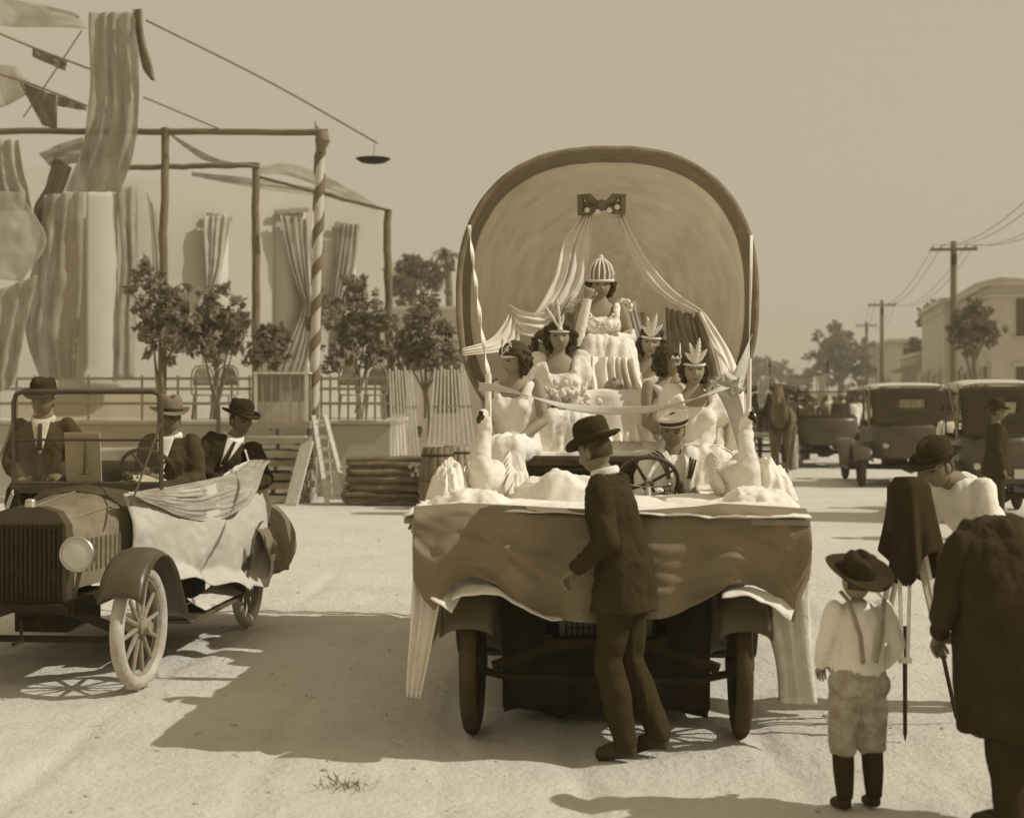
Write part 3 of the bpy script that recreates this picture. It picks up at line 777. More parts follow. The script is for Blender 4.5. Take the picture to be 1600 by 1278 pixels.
# ------------------------------------------------------------------ ground
def ground():
    m = bpy.data.materials.new('pale_dusty_earth'); m.use_nodes = True; t = m.node_tree; N = t.nodes; L = t.links; b = N['Principled BSDF']
    tc = N.new('ShaderNodeTexCoord')
    def ns(s, d, r=.6, st=(1, 1, 1)):
        mp = N.new('ShaderNodeMapping'); mp.inputs['Scale'].default_value = st; L.new(tc.outputs['Object'], mp.inputs[0])
        n = N.new('ShaderNodeTexNoise'); n.inputs['Scale'].default_value = s; n.inputs['Detail'].default_value = d; n.inputs['Roughness'].default_value = r; L.new(mp.outputs[0], n.inputs['Vector']); return n
    a = ns(.9, 9, .68); c = ns(26, 6, .7); e = ns(.35, 3, .5, (.5, 2.0, 1)); g = ns(110, 4, .7)
    def mth(op, x, y):
        k = N.new('ShaderNodeMath'); k.operation = op
        for i, q in enumerate((x, y)):
            if isinstance(q, (int, float)): k.inputs[i].default_value = q
            else: L.new(q, k.inputs[i])
        return k.outputs[0]
    s = mth('ADD', mth('MULTIPLY', a.outputs[0], .5), mth('ADD', mth('MULTIPLY', c.outputs[0], .3), mth('MULTIPLY', e.outputs[0], .2)))
    cr = N.new('ShaderNodeValToRGB'); cr.color_ramp.elements[0].position = .34; cr.color_ramp.elements[1].position = .64
    cr.color_ramp.elements[0].color = sep(.50) + (1,); cr.color_ramp.elements[1].color = sep(.63) + (1,)
    L.new(s, cr.inputs[0]); L.new(cr.outputs[0], b.inputs['Base Color']); b.inputs['Roughness'].default_value = .97; b.inputs['Specular IOR Level'].default_value = .1
    h = mth('ADD', mth('MULTIPLY', c.outputs[0], .7), mth('MULTIPLY', g.outputs[0], .3))
    bp = N.new('ShaderNodeBump'); bp.inputs['Strength'].default_value = .55; bp.inputs['Distance'].default_value = .03
    k7 = ns(6.5, 5, .55); b2 = N.new('ShaderNodeBump'); b2.inputs['Strength'].default_value = .28; b2.inputs['Distance'].default_value = .09
    L.new(h, bp.inputs['Height']); L.new(k7.outputs[0], b2.inputs['Height']); L.new(b2.outputs[0], bp.inputs['Normal']); L.new(bp.outputs[0], b.inputs['Normal'])
    q = MB()
    ys = [-30, -5, 0, 3] + [4 + .12 * i for i in range(100)] + [16.5, 17.5, 19, 21, 24, 28, 35, 45, 60, 90, 150, 300, 700]
    xs = [-700, -400, -200, -80, -40, -20, -10] + [-6 + .05 * i for i in range(241)] + [6.5, 10, 20, 40, 80, 200, 700]
    def hgt(x, y):
        if not (-6.2 < x < 6.4 and 3.8 < y < 16.2): return 0
        k = .010 * nz((x, y, 0), 1.1) + .006 * nz((x, y, 0), 3.7, 4)
        for cx in (-.3, 1.35, -3.7, -2.25, .35, 2.1, -1.2, -4.4):
            k -= .026 * math.exp(-((x - cx - .06 * y + .5 + .1 * math.sin(y * .8)) / .07) ** 2) * (.6 + .4 * math.sin(y * 1.7 + cx * 5))
        k += .010 * nz((x, y, 0), 9, 7)
        return k * min(1, (x + 6.2) / 1, (6.4 - x) / 1, (y - 3.8) / 1, (16.2 - y) / 2)
    vs = [V((x, y, hgt(x, y))) for y in ys for x in xs]; n = len(xs)
    q.add(vs, [(j * n + i, j * n + i + 1, (j + 1) * n + i + 1, (j + 1) * n + i) for j in range(len(ys) - 1) for i in range(n - 1)])
    o = q.build('ground', m, None, ang=0); tag(o, kind='structure')
    # loose stones
    s = MB(); rnd = random.Random(5)
    for _ in range(600):
        d = 5.5 + rnd.random() ** 1.5 * 14; x = rnd.uniform(-.36, .36) * d
        r = .004 + .012 * rnd.random() ** 4
        s.ball((x, d, hgt(x, d) + r * .2), (r * rnd.uniform(.8, 1.5), r, r * .6), 6, 4)
    tag(s.build('gravel', mat('loose_gravel', .33, .95, .4, 3, 0), None), 'loose pebbles and grit scattered on the dusty road', 'gravel', kind='stuff')
    s = MB()
    for _ in range(420):          # straw and litter trodden into the dust
        d = 5.6 + rnd.random() ** 1.3 * 12; x = rnd.uniform(-.36, .36) * d
        if nz((x, d, 0), .8, 3) < .02: continue
        a = rnd.uniform(0, PI); l = rnd.uniform(.012, .05); w_ = .0025; dx, dy = math.cos(a), math.sin(a); z = hgt(x, d) + .006
        s.add([(x - dx * l - dy * w_, d - dy * l + dx * w_, z), (x - dx * l + dy * w_, d - dy * l - dx * w_, z), (x + dx * l + dy * w_, d + dy * l - dx * w_, z + .004), (x + dx * l - dy * w_, d + dy * l + dx * w_, z + .004)], [(0, 1, 2, 3)])
    tag(s.build('straw_litter', mat('trodden_straw', .16, .95, .4, 9, 0), None, smooth=False), 'scraps of straw and litter trodden into the road', 'litter', kind='stuff')
ground()

# ------------------------------------------------------------------ parade float
FR = V((.50, 8.20, 0)); FA = -math.radians(3.7)
fl = thing('parade_float', 'shell-backed parade float draped in white cloth on a motor car', 'parade float', FR, FA)
FI = (Matrix.Translation(FR) @ Matrix.Rotation(FA, 4, 'Z')).inverted()
def Lf(px, py, d): return FI @ P(px, py, d)
motor_car(None, None, None, None, root=fl, windscreen=False, body=False, pale=False, louv=False, lamps=False)
# seat of the car that shows above the deck
b = MB()
for k in range(6): b.tube([(-.56, 2.02 + .02 * math.sin(k), 1.16 + k * .036), (.0, 2.02, 1.165 + k * .036), (.62, 2.02 + .02 * math.cos(k), 1.16 + k * .036)], .032, 8)
b.tube([(-.57, 2.03, 1.36), (.62, 2.03, 1.36)], .045, 10)
b.build('seat_back', M_leather, fl)
b = MB(); b.box((.05, 1.75, .82), (1.1, .5, .2)); b.build('seat_cushion', M_leather, fl, bevel=.05)
# deck of boards with a cockpit hole
ZD = 1.17
pl = MB(); pl.box((0, 0, 0), (2.06, .19, .03)); plm = pl.mesh('deck_board', M_plankd)
pls = MB(); pls.box((0, 0, 0), (.46, .19, .03)); plsm = pls.mesh('deck_board', M_plankd)
for k in range(23):
    y = -.30 + k * .2
    if 1.15 < y < 2.1:
        for sx in (-1, 1): inst('deck_board', plsm, fl, Matrix.Translation((sx * .80, y, ZD)))
    else: inst('deck_board', plm, fl, Matrix.Translation((0, y, ZD)))
b = MB()
for sx in (-1, 1): b.bar((sx * .85, -.38, 1.09), (sx * .85, 4.15, 1.09), .10, .08)
for y in (-.3, .95, 2.3, 4.05): b.bar((-1.0, y, 1.125), (1.0, y, 1.125), .08, .05)
for sx in (-1, 1):
    for y in (.9, 2.9): b.bar((sx * .32, y, .55), (sx * .6, y, 1.08), .06, .06)
b.build('deck_frame', M_plankd, fl)
# white sheet over the deck: rumpled, with mounds
def deck_sheet(y0, y1, x0, x1, nu, nv, sd, name='deck_cloth'):
    def fn(u, v):
        x = lerp(x0, x1, u); y = lerp(y0, y1, v)
        h = ZD + .022 + .035 * max(0, nz((x, y, sd), 2.6)) + .035 * abs(nz((x * .6, y, sd), 5)) + .008 * abs(nz((x, y, sd), 13))
        return V((x, y, h))
    return MB().grid(fn, nu, nv).build(name, M_white, fl, ang=0, solid=.006)
deck_sheet(-.45, 1.12, -1.03, 1.03, 90, 60, 1.0)
deck_sheet(2.12, 4.1, -1.035, 1.035, 60, 50, 5.0)
deck_sheet(1.10, 2.14, -1.035, -.57, 24, 30, 3.0); deck_sheet(1.10, 2.14, .57, 1.035, 24, 30, 8.0)
# front cloth: scalloped hem, photo columns at distance 7.8
D0 = 7.80
hem = [(646, 905), (662, 935), (680, 952), (697, 925), (712, 908), (732, 903), (752, 903), (775, 912), (800, 936), (830, 955), (860, 965), (890, 969), (930, 972), (990, 970), (1030, 966), (1065, 956), (1095, 940), (1120, 926), (1134, 912), (1150, 908), (1180, 914), (1205, 928), (1225, 950), (1238, 972), (1250, 935), (1262, 905)]
topc = [(646, 794), (720, 788), (800, 792), (900, 797), (1000, 800), (1090, 794), (1130, 789), (1200, 793), (1264, 797)]
def ip(tab, x):
    for (a, ya), (c, yc) in zip(tab, tab[1:]):
        if x <= c: return lerp(ya, yc, (x - a) / (c - a)) if x > a else ya
    return tab[-1][1]
def fcl(u, v):
    px = lerp(646, 1264, u); yt = ip(topc, px); yb = ip(hem, px) + 3 * nz((px * .03, 0, 0))
    vv = v; p = P(px, lerp(yt, yb, vv), D0)
    bul = .05 * math.sin(PI * min(1, vv * 1.1)) + .030 * vv * math.sin(px * .055 + 2 * vv) + .022 * nz((px * .010 + vv * 2.2, vv * 2.6, 0), 1.6) + .034 * abs(nz((px * .009 - vv * 3.0, vv * 2.2, 3), 1.4)) + .010 * abs(nz((px * .012 + vv * 4, vv * 4, 7), 1.6)) + .0015 * nz((px * .08, vv * 9, 1))
    for dx, y0, sl in ((1130, 870, -.55), (870, 880, .3), (760, 870, .22)):          # taut diagonal creases
        dy = lerp(yt, yb, vv) - (y0 + (px - dx) * sl); bul += .018 * math.exp(-(dy / 9) ** 2) * math.exp(-((px - dx) / 110) ** 2)
    p.y -= bul
    if vv < .10: p.y += .10 * (1 - vv / .10) ** 2
    return FI @ p
MB().grid(fcl, 170, 50).build('front_cloth', M_canvas, fl, ang=0, solid=.005)
# turned-up flaps over the wings catch the light
def flap(pts_lo, pts_hi, name='turned_hem'):
    n = 26; A = cat([P(x, y, d) for x, y, d in pts_lo], n); B = cat([P(x, y, d) for x, y, d in pts_hi], n); bb = MB()
    def fn(u, v):
        i = int(round(u * (n - 1))); p = A[i].lerp(B[i], v); p.z += .012 * nz(p, 14); p.y += .03 * nz(p, 9, 2); return FI @ p
    bb.grid(fn, n, 9).build(name, M_white, fl, ang=0, solid=.005)
flap([(706, 936, 7.72), (740, 930, 7.70), (775, 928, 7.70), (800, 942, 7.72), (850, 964, 7.74), (880, 969, 7.76)], [(714, 906, 7.98), (740, 898, 8.02), (775, 897, 8.02), (800, 918, 8.0), (850, 955, 7.92), (880, 965, 7.86)])
flap([(1128, 934, 7.70), (1160, 930, 7.70), (1190, 940, 7.70), (1215, 955, 7.70), (1236, 972, 7.70)], [(1130, 907, 8.0), (1165, 902, 8.02), (1200, 902, 8.02), (1235, 900, 7.95), (1258, 898, 7.88)])
flap([(672, 935, 7.74), (690, 944, 7.72), (706, 958, 7.72)], [(690, 912, 7.92), (712, 912, 7.95), (724, 922, 7.90)])
# side strips that hang to the ground, side valances
def strip(L, R, m, name, seed, npl=3, pl=.02):
    q = sheet([P(*a) for a in L], [P(*a) for a in R], 16, 40, pl, npl, .012, 5, seed); q.xf(FI); q.build(name, m, fl, ang=0, solid=.006)
strip([(645, 808, 7.84), (645, 900, 7.84), (640, 1000, 7.86), (635, 1088, 7.88)], [(676, 806, 7.86), (690, 900, 7.9), (676, 1000, 7.92), (657, 1090, 7.92)], M_white, 'side_strip', 1.0)
strip([(1186, 930, 7.95), (1200, 985, 7.95), (1214, 1040, 7.97), (1218, 1098, 8.0)], [(1262, 815, 7.84), (1266, 950, 7.86), (1270, 1040, 7.90), (1278, 1100, 7.92)], M_dress3, 'side_strip', 5.0)
strip([(690, 905, 8.1), (685, 955, 8.1), (668, 1010, 8.15)], [(702, 905, 8.1), (698, 955, 8.1), (674, 1012, 8.15)], M_draped, 'ribbon_end', 2.0, 1, .006)
for sx in (-1, 1):
    def sv(u, v, sx=sx):
        y = lerp(-.38, 4.1, u); zb = .62 + .07 * math.sin(y * 3.1 + sx) if y > .3 else 1.12
        return V((sx * (1.00 + .025 * math.sin(y * 16) * v + .02 * nz((y, v, sx), 4)), y, lerp(ZD + .03, zb, v)))
    MB().grid(sv, 120, 14).build('side_valance', M_canvas, fl, ang=0, solid=.006)
# added dark cloth round the undercarriage, blocks light so the underside stays dark
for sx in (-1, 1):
    MB().grid(lambda u, v, sx=sx: V((sx * (.56 + .015 * math.sin(u * 60)), lerp(.28, 3.9, u), lerp(1.05, .07 + .02 * math.sin(u * 25), v))), 90, 8).build('added_shade_skirt', M_suit, fl, ang=0, solid=.006)
MB().grid(lambda u, v: V((lerp(-.56, .56, u), .26 + .02 * math.sin(u * 40) * v, lerp(1.05, .06 + .02 * math.sin(u * 17), v))), 60, 10).build('added_shade_skirt', M_suit, fl, ang=0, solid=.006)
def bv(u, v): return V((lerp(-1.04, 1.04, u), 4.12 + .025 * math.sin(u * 40) * v, lerp(ZD + .03, .55, v)))
MB().grid(bv, 60, 10).build('rear_valance', M_canvas, fl, ang=0, solid=.006)

# the great shell
SD = 12.0; sc_ = F / SD
shell_c = FI @ P(948, 470, SD); RX = 227 / sc_; RZ = 229 / sc_
def sup(an, k=2.45):
    c, s = math.cos(an), math.sin(an); return (math.copysign(abs(c) ** (2 / k), c), math.copysign(abs(s) ** (2 / k), s))
def shell(u, v, off=0.0):
    an = lerp(-.30 * PI, 1.30 * PI, u); cx, cz = sup(an)
    # v: 0 front lip, .2 end of the flat side wall, 1 centre of the back
    if v < .22: k = 1.0 - .06 * (v / .22) ** 1.0; y = -.26 + .30 * (v / .22)
    else:
        t = (v - .22) / .78; k = .94 * (1 - t); y = .04 + .20 * math.sqrt(max(0, 1 - (1 - t) ** 2))
    tw = 1 + .012 * math.sin(u * 26 * PI) * (1 - v) * 0
    zz = cz * k * RZ; 
    if zz < -.80: zz = -.80 + (zz + .80) * .5
    return V((shell_c.x + cx * k * RX * tw, shell_c.y + y + off, shell_c.z + zz + .006 * nz((cx * 3, v * 9, cz * 3), 3)))
m_sh = bpy.data.materials.new('brushed_shell_paint'); m_sh.use_nodes = True
def shell_mat(m, dark, light):
    t = m.node_tree; N = t.nodes; L = t.links; b = N['Principled BSDF']; b.inputs['Roughness'].default_value = .85
    tc = N.new('ShaderNodeTexCoord'); mp = N.new('ShaderNodeMapping'); mp.inputs['Location'].default_value = (-shell_c.x, 0, -shell_c.z); L.new(tc.outputs['Object'], mp.inputs[0])
    sx = N.new('ShaderNodeSeparateXYZ'); L.new(mp.outputs[0], sx.inputs[0])
    def mth(op, *a):
        k = N.new('ShaderNodeMath'); k.operation = op
        for i, q in enumerate(a):
            if isinstance(q, (int, float)): k.inputs[i].default_value = q
            else: L.new(q, k.inputs[i])
        return k.outputs[0]
    rad = mth('SQRT', mth('ADD', mth('MULTIPLY', sx.outputs[0], sx.outputs[0]), mth('MULTIPLY', sx.outputs[2], sx.outputs[2])))
    ang = mth('ARCTAN2', sx.outputs[0], sx.outputs[2])
    cb = N.new('ShaderNodeCombineXYZ'); L.new(mth('MULTIPLY', rad, 9.0), cb.inputs[0]); L.new(mth('MULTIPLY', ang, 1.6), cb.inputs[1])
    n = N.new('ShaderNodeTexNoise'); n.inputs['Scale'].default_value = 1.6; n.inputs['Detail'].default_value = 9; n.inputs['Roughness'].default_value = .7; L.new(cb.outputs[0], n.inputs['Vector'])
    cr = N.new('ShaderNodeValToRGB'); cr.color_ramp.elements[0].position = .3; cr.color_ramp.elements[1].position = .7
    cr.color_ramp.elements[0].color = sep(dark) + (1,); cr.color_ramp.elements[1].color = sep(light) + (1,)
    L.new(n.outputs[0], cr.inputs[0]); L.new(cr.outputs[0], b.inputs['Base Color'])
    if light > .5:     # thin painted canvas glows a little where the sun strikes its back
        tr = N.new('ShaderNodeBsdfTranslucent'); L.new(cr.outputs[0], tr.inputs[0]); mx = N.new('ShaderNodeMixShader'); mx.inputs[0].default_value = .35
        L.new(b.outputs[0], mx.inputs[1]); L.new(tr.outputs[0], mx.inputs[2]); L.new(mx.outputs[0], N['Material Output'].inputs[0])
    bp = N.new('ShaderNodeBump'); bp.inputs['Strength'].default_value = .3; bp.inputs['Distance'].default_value = .02; L.new(n.outputs[0], bp.inputs['Height']); L.new(bp.outputs[0], b.inputs['Normal'])
shell_mat(m_sh, .66, .88)
m_rim_shade = bpy.data.materials.new('shell_edge_shade'); m_rim_shade.use_nodes = True; shell_mat(m_rim_shade, .16, .30)  # darker copy of the shell paint: shade on the inner edge put into colour
q = MB(); q.grid(shell, 110, 44)
nf = []
for i, f in enumerate(q.f):
    row = i // 109; q.m[i] = 1 if row < 8 else 0
sh = q.build('shell', [m_sh, m_rim_shade], fl, ang=0, solid=.02)
b = MB(); b.tube([shell(i / 90, 0) for i in range(91)], .024, 8); b.build('shell_rim', M_shellrim, sh)
for k in (.07, .14): 
    b = MB(); b.tube([shell(i / 90, k) for i in range(91)], .012, 6); b.build('hoop', M_shellrim, sh)
b = MB()
for sx in (-1, 1): b.bar((shell_c.x + sx * .8, shell_c.y + .45, ZD), (shell_c.x + sx * .7, shell_c.y + .45, shell_c.z + .7), .06, .06); b.bar((shell_c.x + sx * .75, shell_c.y + .47, shell_c.z + .2), (shell_c.x + sx * .75, shell_c.y - .0, ZD + .03), .05, .05)
b.build('brace', M_plankd, sh)
# bow ornament at the head of the shell
o = Lf(940, 322, 11.85); b = MB()
b.box(o, (.32, .06, .06)); 
for sx in (-1, 1):
    b.tube([o + V((sx * .02, -.02, .0)), o + V((sx * .10, -.05, .06)), o + V((sx * .16, -.03, .07)), o + V((sx * .16, -.03, -.06)), o + V((sx * .08, -.05, -.04)), o + V((sx * .02, -.02, 0))], [.02, .035, .03, .03, .03, .02], 8)
b.ball(o + V((0, -.04, 0)), .045); orn = b.build('bow_ornament', M_draped, fl)
b = MB()
for sx in (-.11, -.03, .06, .12): b = MB(); b.ball(o + V((sx, -.075, -.035 + .02 * math.sin(sx * 60))), .022, 10, 6); b.build('rosette', M_white, orn)
# curtains inside the shell
def curtain(L, R, m, seed, npl=4, pl=.03, nu=26): 
    q = sheet([P(*a) for a in L], [P(*a) for a in R], nu, 50, pl, npl, .01, 5, seed); q.xf(FI); q.build('curtain', m, fl, ang=0, solid=.003)
M_curt = mat('sheer_curtain', .82, .9, .06, 5, .2, 20, trans=.2)
curtain([(910, 335, 11.85), (880, 380, 11.8), (862, 440, 11.72), (835, 490, 11.6), (800, 520, 11.5)], [(926, 335, 11.85), (922, 390, 11.82), (912, 440, 11.75), (890, 480, 11.68), (868, 505, 11.6)], M_curt, .3)
curtain([(800, 478, 11.55), (790, 500, 11.5), (765, 530, 11.4), (722, 545, 11.2)], [(806, 482, 11.55), (812, 515, 11.5), (800, 545, 11.4), (722, 556, 11.2)], M_curt, 1.7, 3, .02)
curtain([(795, 476, 11.55), (815, 486, 11.5), (840, 490, 11.5), (862, 485, 11.55)], [(798, 490, 11.55), (808, 520, 11.5), (838, 528, 11.45), (866, 520, 11.5)], M_curt, 2.2, 3, .02)
curtain([(963, 338, 11.85), (985, 395, 11.8), (1010, 440, 11.72), (1045, 470, 11.6), (1088, 490, 11.4)], [(974, 336, 11.85), (1000, 385, 11.8), (1030, 430, 11.72), (1060, 460, 11.6), (1098, 486, 11.4)], M_curt, 3.1, 2, .02)
curtain([(1090, 486, 11.4), (1105, 520, 11.0), (1122, 560, 10.5), (1130, 605, 10.0)], [(1100, 488, 11.4), (1120, 515, 11.0), (1148, 565, 10.5), (1160, 610, 10.0)], M_curt, 4.0, 2, .02)
curtain([(1040, 480, 11.7), (1042, 520, 11.7), (1045, 580, 11.6), (1050, 640, 11.5)], [(1095, 494, 11.45), (1110, 530, 11.45), (1128, 590, 11.4), (1135, 640, 11.4)], mat('brown_velvet', .20, .95, .25, 5, .3, 25), 4.4, 6, .04)
curtain([(1085, 488, 11.38), (1092, 500, 11.36), (1098, 515, 11.34), (1105, 532, 11.3)], [(1096, 488, 11.38), (1100, 502, 11.36), (1108, 520, 11.34), (1110, 534, 11.3)], M_draped, 4.9, 1, .01, 8)
# ribbon streamers and corner post
def ribbon(pts, wid, m, twist=0.0, name='ribbon', n=70, ph=0.0):
    C = cat([P(*a) for a in pts], n); q = MB()
    def fn(u, v):
        i = int(round(v * (n - 1))); t = (C[min(n - 1, i + 1)] - C[max(0, i - 1)]).normalized(); x = t.cross(V((0, -1, 0))).normalized(); y = t.cross(x); a = twist * v * 2 * PI + ph
        return FI @ (C[i] + (x * math.cos(a) + y * math.sin(a)) * ((u - .5) * wid))
    return q.grid(fn, 4, n).build(name, m, fl, ang=0, solid=.003)
ribbon([(733, 352, 11.5), (742, 430, 11.0), (752, 510, 10.4), (764, 590, 9.6)], .028, M_white, 2.6, 'streamer')
ribbon([(1174, 368, 11.5), (1173, 440, 11.0), (1171, 520, 10.5), (1170, 600, 10.0)], .022, M_white, .4, 'streamer')
b = MB(); b.tube([FI @ P(1171, 560, 10.0), FI @ P(1170, 700, 10.0), FI @ V((P(1170, 760, 10.0).x, 10.0, ZD + .01))], .014, 10); b.build('corner_post', M_white, fl)
b = MB(); b.tube([FI @ P(763, 585, 9.6), FI @ V((P(763, 700, 9.6).x, 9.6, ZD + .01))], .02, 10); b.build('corner_post', M_white, fl)
M_sash = mat('white_sash', .62, .85, .08, 6, .3, 25, trans=.2)
ribbon([(748, 604, 9.55), (785, 608, 9.55), (830, 620, 9.52), (890, 636, 9.5), (950, 641, 9.5), (1010, 640, 9.5), (1070, 628, 9.52), (1120, 610, 9.6), (1140, 600, 9.75)], .055, M_sash, .9, 'sash', 90, .2)
ribbon([(1130, 598, 9.8), (1148, 640, 9.75), (1158, 690, 9.7), (1162, 740, 9.7)], .13, M_sash, .2, 'sash_end', 50, .4)
ribbon([(1150, 600, 9.85), (1165, 560, 9.9), (1172, 530, 10.0)], .10, M_sash, .2, 'sash_end', 40, .3)
b = MB(); kk = FI @ P(1136, 602, 9.72)
for a in range(6):
    an = a * PI / 3; b.tube([kk, kk + V((math.cos(an) * .07, -.03, math.sin(an) * .05)), kk + V((math.cos(an + .5) * .10, -.02, math.sin(an + .5) * .07)), kk], [.01, .03, .03, .01], 8)
b.build('sash_bow', M_sash, fl)
# white flowing skirts of cloth on the dais
b = MB(); y0 = 2.45; b.box((.05, 3.25, ZD + .34), (1.5, 1.3, .60)); b.box((.05, 2.60, ZD + .12), (1.8, .55, .2)); dais = b.build('dais', M_plankd, fl)
def da(u, v):
    x = lerp(-.85, .95, u); s = v * 1.9
    if s < .5: y, z = 3.4 - s * 1.6, ZD + .67
    elif s < .9: y, z = 2.60 - (s - .5) * .3, ZD + .67 - (s - .5) * 1.05
    elif s < 1.35: y, z = 2.48 - (s - .9) * .5, ZD + .25
    else: y, z = 2.255 - (s - 1.35) * .2, ZD + .25 - (s - 1.35) * .38
    return V((x, y + .03 * math.sin(x * 22 + z * 2) * .6 - .02, z + .015 * nz((x, y, z), 6)))
MB().grid(da, 90, 46).build('dais_cloth', M_white, dais, ang=0, solid=.006)
th_ = MB(); tc0 = FI @ P(945, 500, 11.95)
th_.box((tc0.x, tc0.y + .1, 2.0), (.62, .10, .9)); th_.box((tc0.x, tc0.y - .12, 1.845), (.62, .42, .10))
for sx in (-1, 1): th_.tube([(tc0.x + sx * .31, tc0.y + .1, 2.05), (tc0.x + sx * .33, tc0.y - .15, 2.08), (tc0.x + sx * .33, tc0.y - .34, 2.04)], .035, 8)
th_.build('throne', mat('gilt_throne', .22, .6, .3, 10, .3, 30), fl, bevel=.02)

# swans at the two front corners
def swan(px, d, sx, yaw, base_w=1.0, k=1.0):
    o = FI @ V((P(px, 700, d).x, d, ZD + .05)); b = MB()
    Rz = Matrix.Rotation(yaw, 3, 'Z')
    q = lambda x, y, z: o + Rz @ (V((x, y, z)) * k)
    b.ball(q(0, .12, .10), (.17 * k, .26 * k, .14 * k), 18, 12, R=Rz)
    b.tube([q(0, -.02, .10), q(0, -.10, .20), q(0, -.08, .32), q(.01, -.03, .43), q(.01, -.04, .51), q(.01, -.10, .545)], [.12 * k, .085 * k, .060 * k, .052 * k, .046 * k, .036 * k], 14)
    b.ball(q(.01, -.10, .545), (.042 * k, .06 * k, .045 * k), 14, 10, R=Rz)
    sw = lump('swan', b, M_feather, fl, .014, 4, wrinkle(.008, 16, (1, 1, 1), px))
    b = MB(); b.tube([q(.01, -.13, .545), q(.01, -.185, .525), q(.01, -.225, .50)], [.028 * k, .022 * k, .008 * k], 10, flat=.7); b.ball(q(.01, -.145, .565), .017 * k); b.build('beak', M_soot, sw)
    for s in (-1, 1):
        for j in range(5):
            f = MB(); a = j * .16
            def fn(u, v, s=s, j=j):
                y = lerp(-.06 + j * .05, .18 + j * .07, v); z = .05 + j * .030 + .075 * math.sin(v * 2.4)
                x = s * (.155 + .02 * math.sin(PI * v) - j * .016); wv = .045 * math.sin(PI * (.15 + .8 * v))
                return q(x, y - (u - .5) * wv, z + (u - .5) * 2 * wv)
            f.grid(fn, 5, 14).build('wing_feather', M_feather, sw, solid=.006)
swan(757, 9.0, -1, -.15, k=.86); swan(1160, 9.0, 1, .3, k=.86)
# folds of white cloth bunched by the swans
def mound(px, d, rx, ry, rz, sd):
    o = FI @ V((P(px, 700, d).x, d, ZD + .02)); b = MB()
    b.grid(lambda u, v: o + V((rx * math.cos(2 * PI * u) * v ** .8, ry * math.sin(2 * PI * u) * v ** .8, rz * (1 - v ** 2.6) * (1 + .35 * nz((math.cos(2 * PI * u) * v, math.sin(2 * PI * u) * v, sd), 2.2)))) * (1 + .25 * v * nz((math.cos(2 * PI * u) * 1.2, math.sin(2 * PI * u) * 1.2, v * .5), 1.6, sd) + v * .22 * abs(nz((math.cos(2 * PI * u), math.sin(2 * PI * u), v * .4), 3.5, sd)) + .13 * abs(nz((v * math.cos(2 * PI * u), v * math.sin(2 * PI * u), v), 4, sd)) + .02 * nz((v * math.cos(2 * PI * u), v * math.sin(2 * PI * u), v), 12, sd)), 90, 28, True)
    b.build('bunched_cloth', M_white, fl, ang=0)
mound(1205, 9.1, .13, .16, .20, 1); mound(700, 8.9, .11, .15, .22, 2); mound(880, 9.0, .28, .22, .17, 3); mound(800, 9.2, .12, .12, .18, 4); mound(1180, 8.6, .2, .2, .1, 7); mound(740, 8.5, .22, .2, .09, 8)

# ------------------------------------------------------------------ people on the float
def seat_loc(px, py, d, S): p = P(px, py, d); return V((p.x, p.y + .03, p.z - .72 * S))
rnd0 = random.Random(11)
# queen
S = .93
qr, J, HM = person('queen in pale gown and striped dome crown, gloved hand raised to her temple', seat_loc(939, 446, 11.55, S), 0, S, 'sit',
    dict(elR=(-.20, -.20, .24), wrR=(-.115, -.20, .60), shR=(-.165, -.02, .53), elL=(.24, -.08, .28), wrL=(.10, -.26, .30), knL=(.16, -.40, .20), knR=(-.07, -.42, .22), anL=(.16, -.50, -.20), anR=(-.05, -.52, -.20), toL=(.17, -.62, -.28), toR=(-.05, -.64, -.28)),
    (4, 0, 0), M_dress, 'none', 1.0, hair='bob', hands=(.6, 1.3), bust=.06)
b = MB()
for s, e0, e1 in (('R', .25, 1.0), ('L', .25, 1.0)):
    a, c = J['el' + s], J['wr' + s]; b.tube([J['sh' + s].lerp(a, .75), a, a.lerp(c, .5), c], [.052 * S, .050 * S, .043 * S, .034 * S], 12)
b.build('long_glove', M_white, qr)
b = MB(); n = 30
for k in range(14):       # ribs of the crown
    a = 2 * PI * k / 14; b.tube([V((.090 * math.cos(a), .098 * math.sin(a), .035)), V((.094 * math.cos(a), .100 * math.sin(a), .09)), V((.075 * math.cos(a), .08 * math.sin(a), .15)), V((.035 * math.cos(a), .037 * math.sin(a), .19)), V((0, 0, .205))], .0075, 6)
b.tube([V((.094 * math.cos(2 * PI * k / n), .103 * math.sin(2 * PI * k / n), .035)) for k in range(n)], .011, 6, close=True)
b.ball((0, 0, .21), .02); b.xf(HM); cr_ = b.build('crown', M_feather, qr)
b = MB(); b.lathe([(.088, .035), (.091, .09), (.073, .145), (.034, .185), (.001, .198)], 28, HM); b.build('crown_lining', mat('crown_silk', .15, .7, .2), cr_)
# puffs and mantle of the queen
b = MB()
for sx in (-1, 1):
    c = V((sx * .19, .0, .55)) * S
    for k in range(9): a = k * .7; b.tube([c, c + V((math.cos(a) * .05 * sx, -.02, math.sin(a) * .05)), c + V((math.cos(a + .4) * .07, .01, math.sin(a + .4) * .06))], [.01, .022, .008], 6)
b.build('shoulder_puff', M_dress, qr)
q = sheet([V((.20, -.02, .56)), V((.26, -.06, .3)), V((.30, -.18, .05)), V((.33, -.35, -.25))], [V((.27, .02, .55)), V((.33, .0, .3)), V((.38, -.1, .05)), V((.42, -.3, -.25))], 12, 30, .015, 2, .01, 8); q.build('mantle', M_gauze, qr, ang=0, solid=.003)
b = MB(); f0 = J['chest']
for k in range(13):
    t = (k - 6) / 6; b.ball(f0 + V((t * .10, -.155 + .05 * t * t, .06 - .0 + .09 * t * t - .05)) * 1.0, .012, 8, 6)
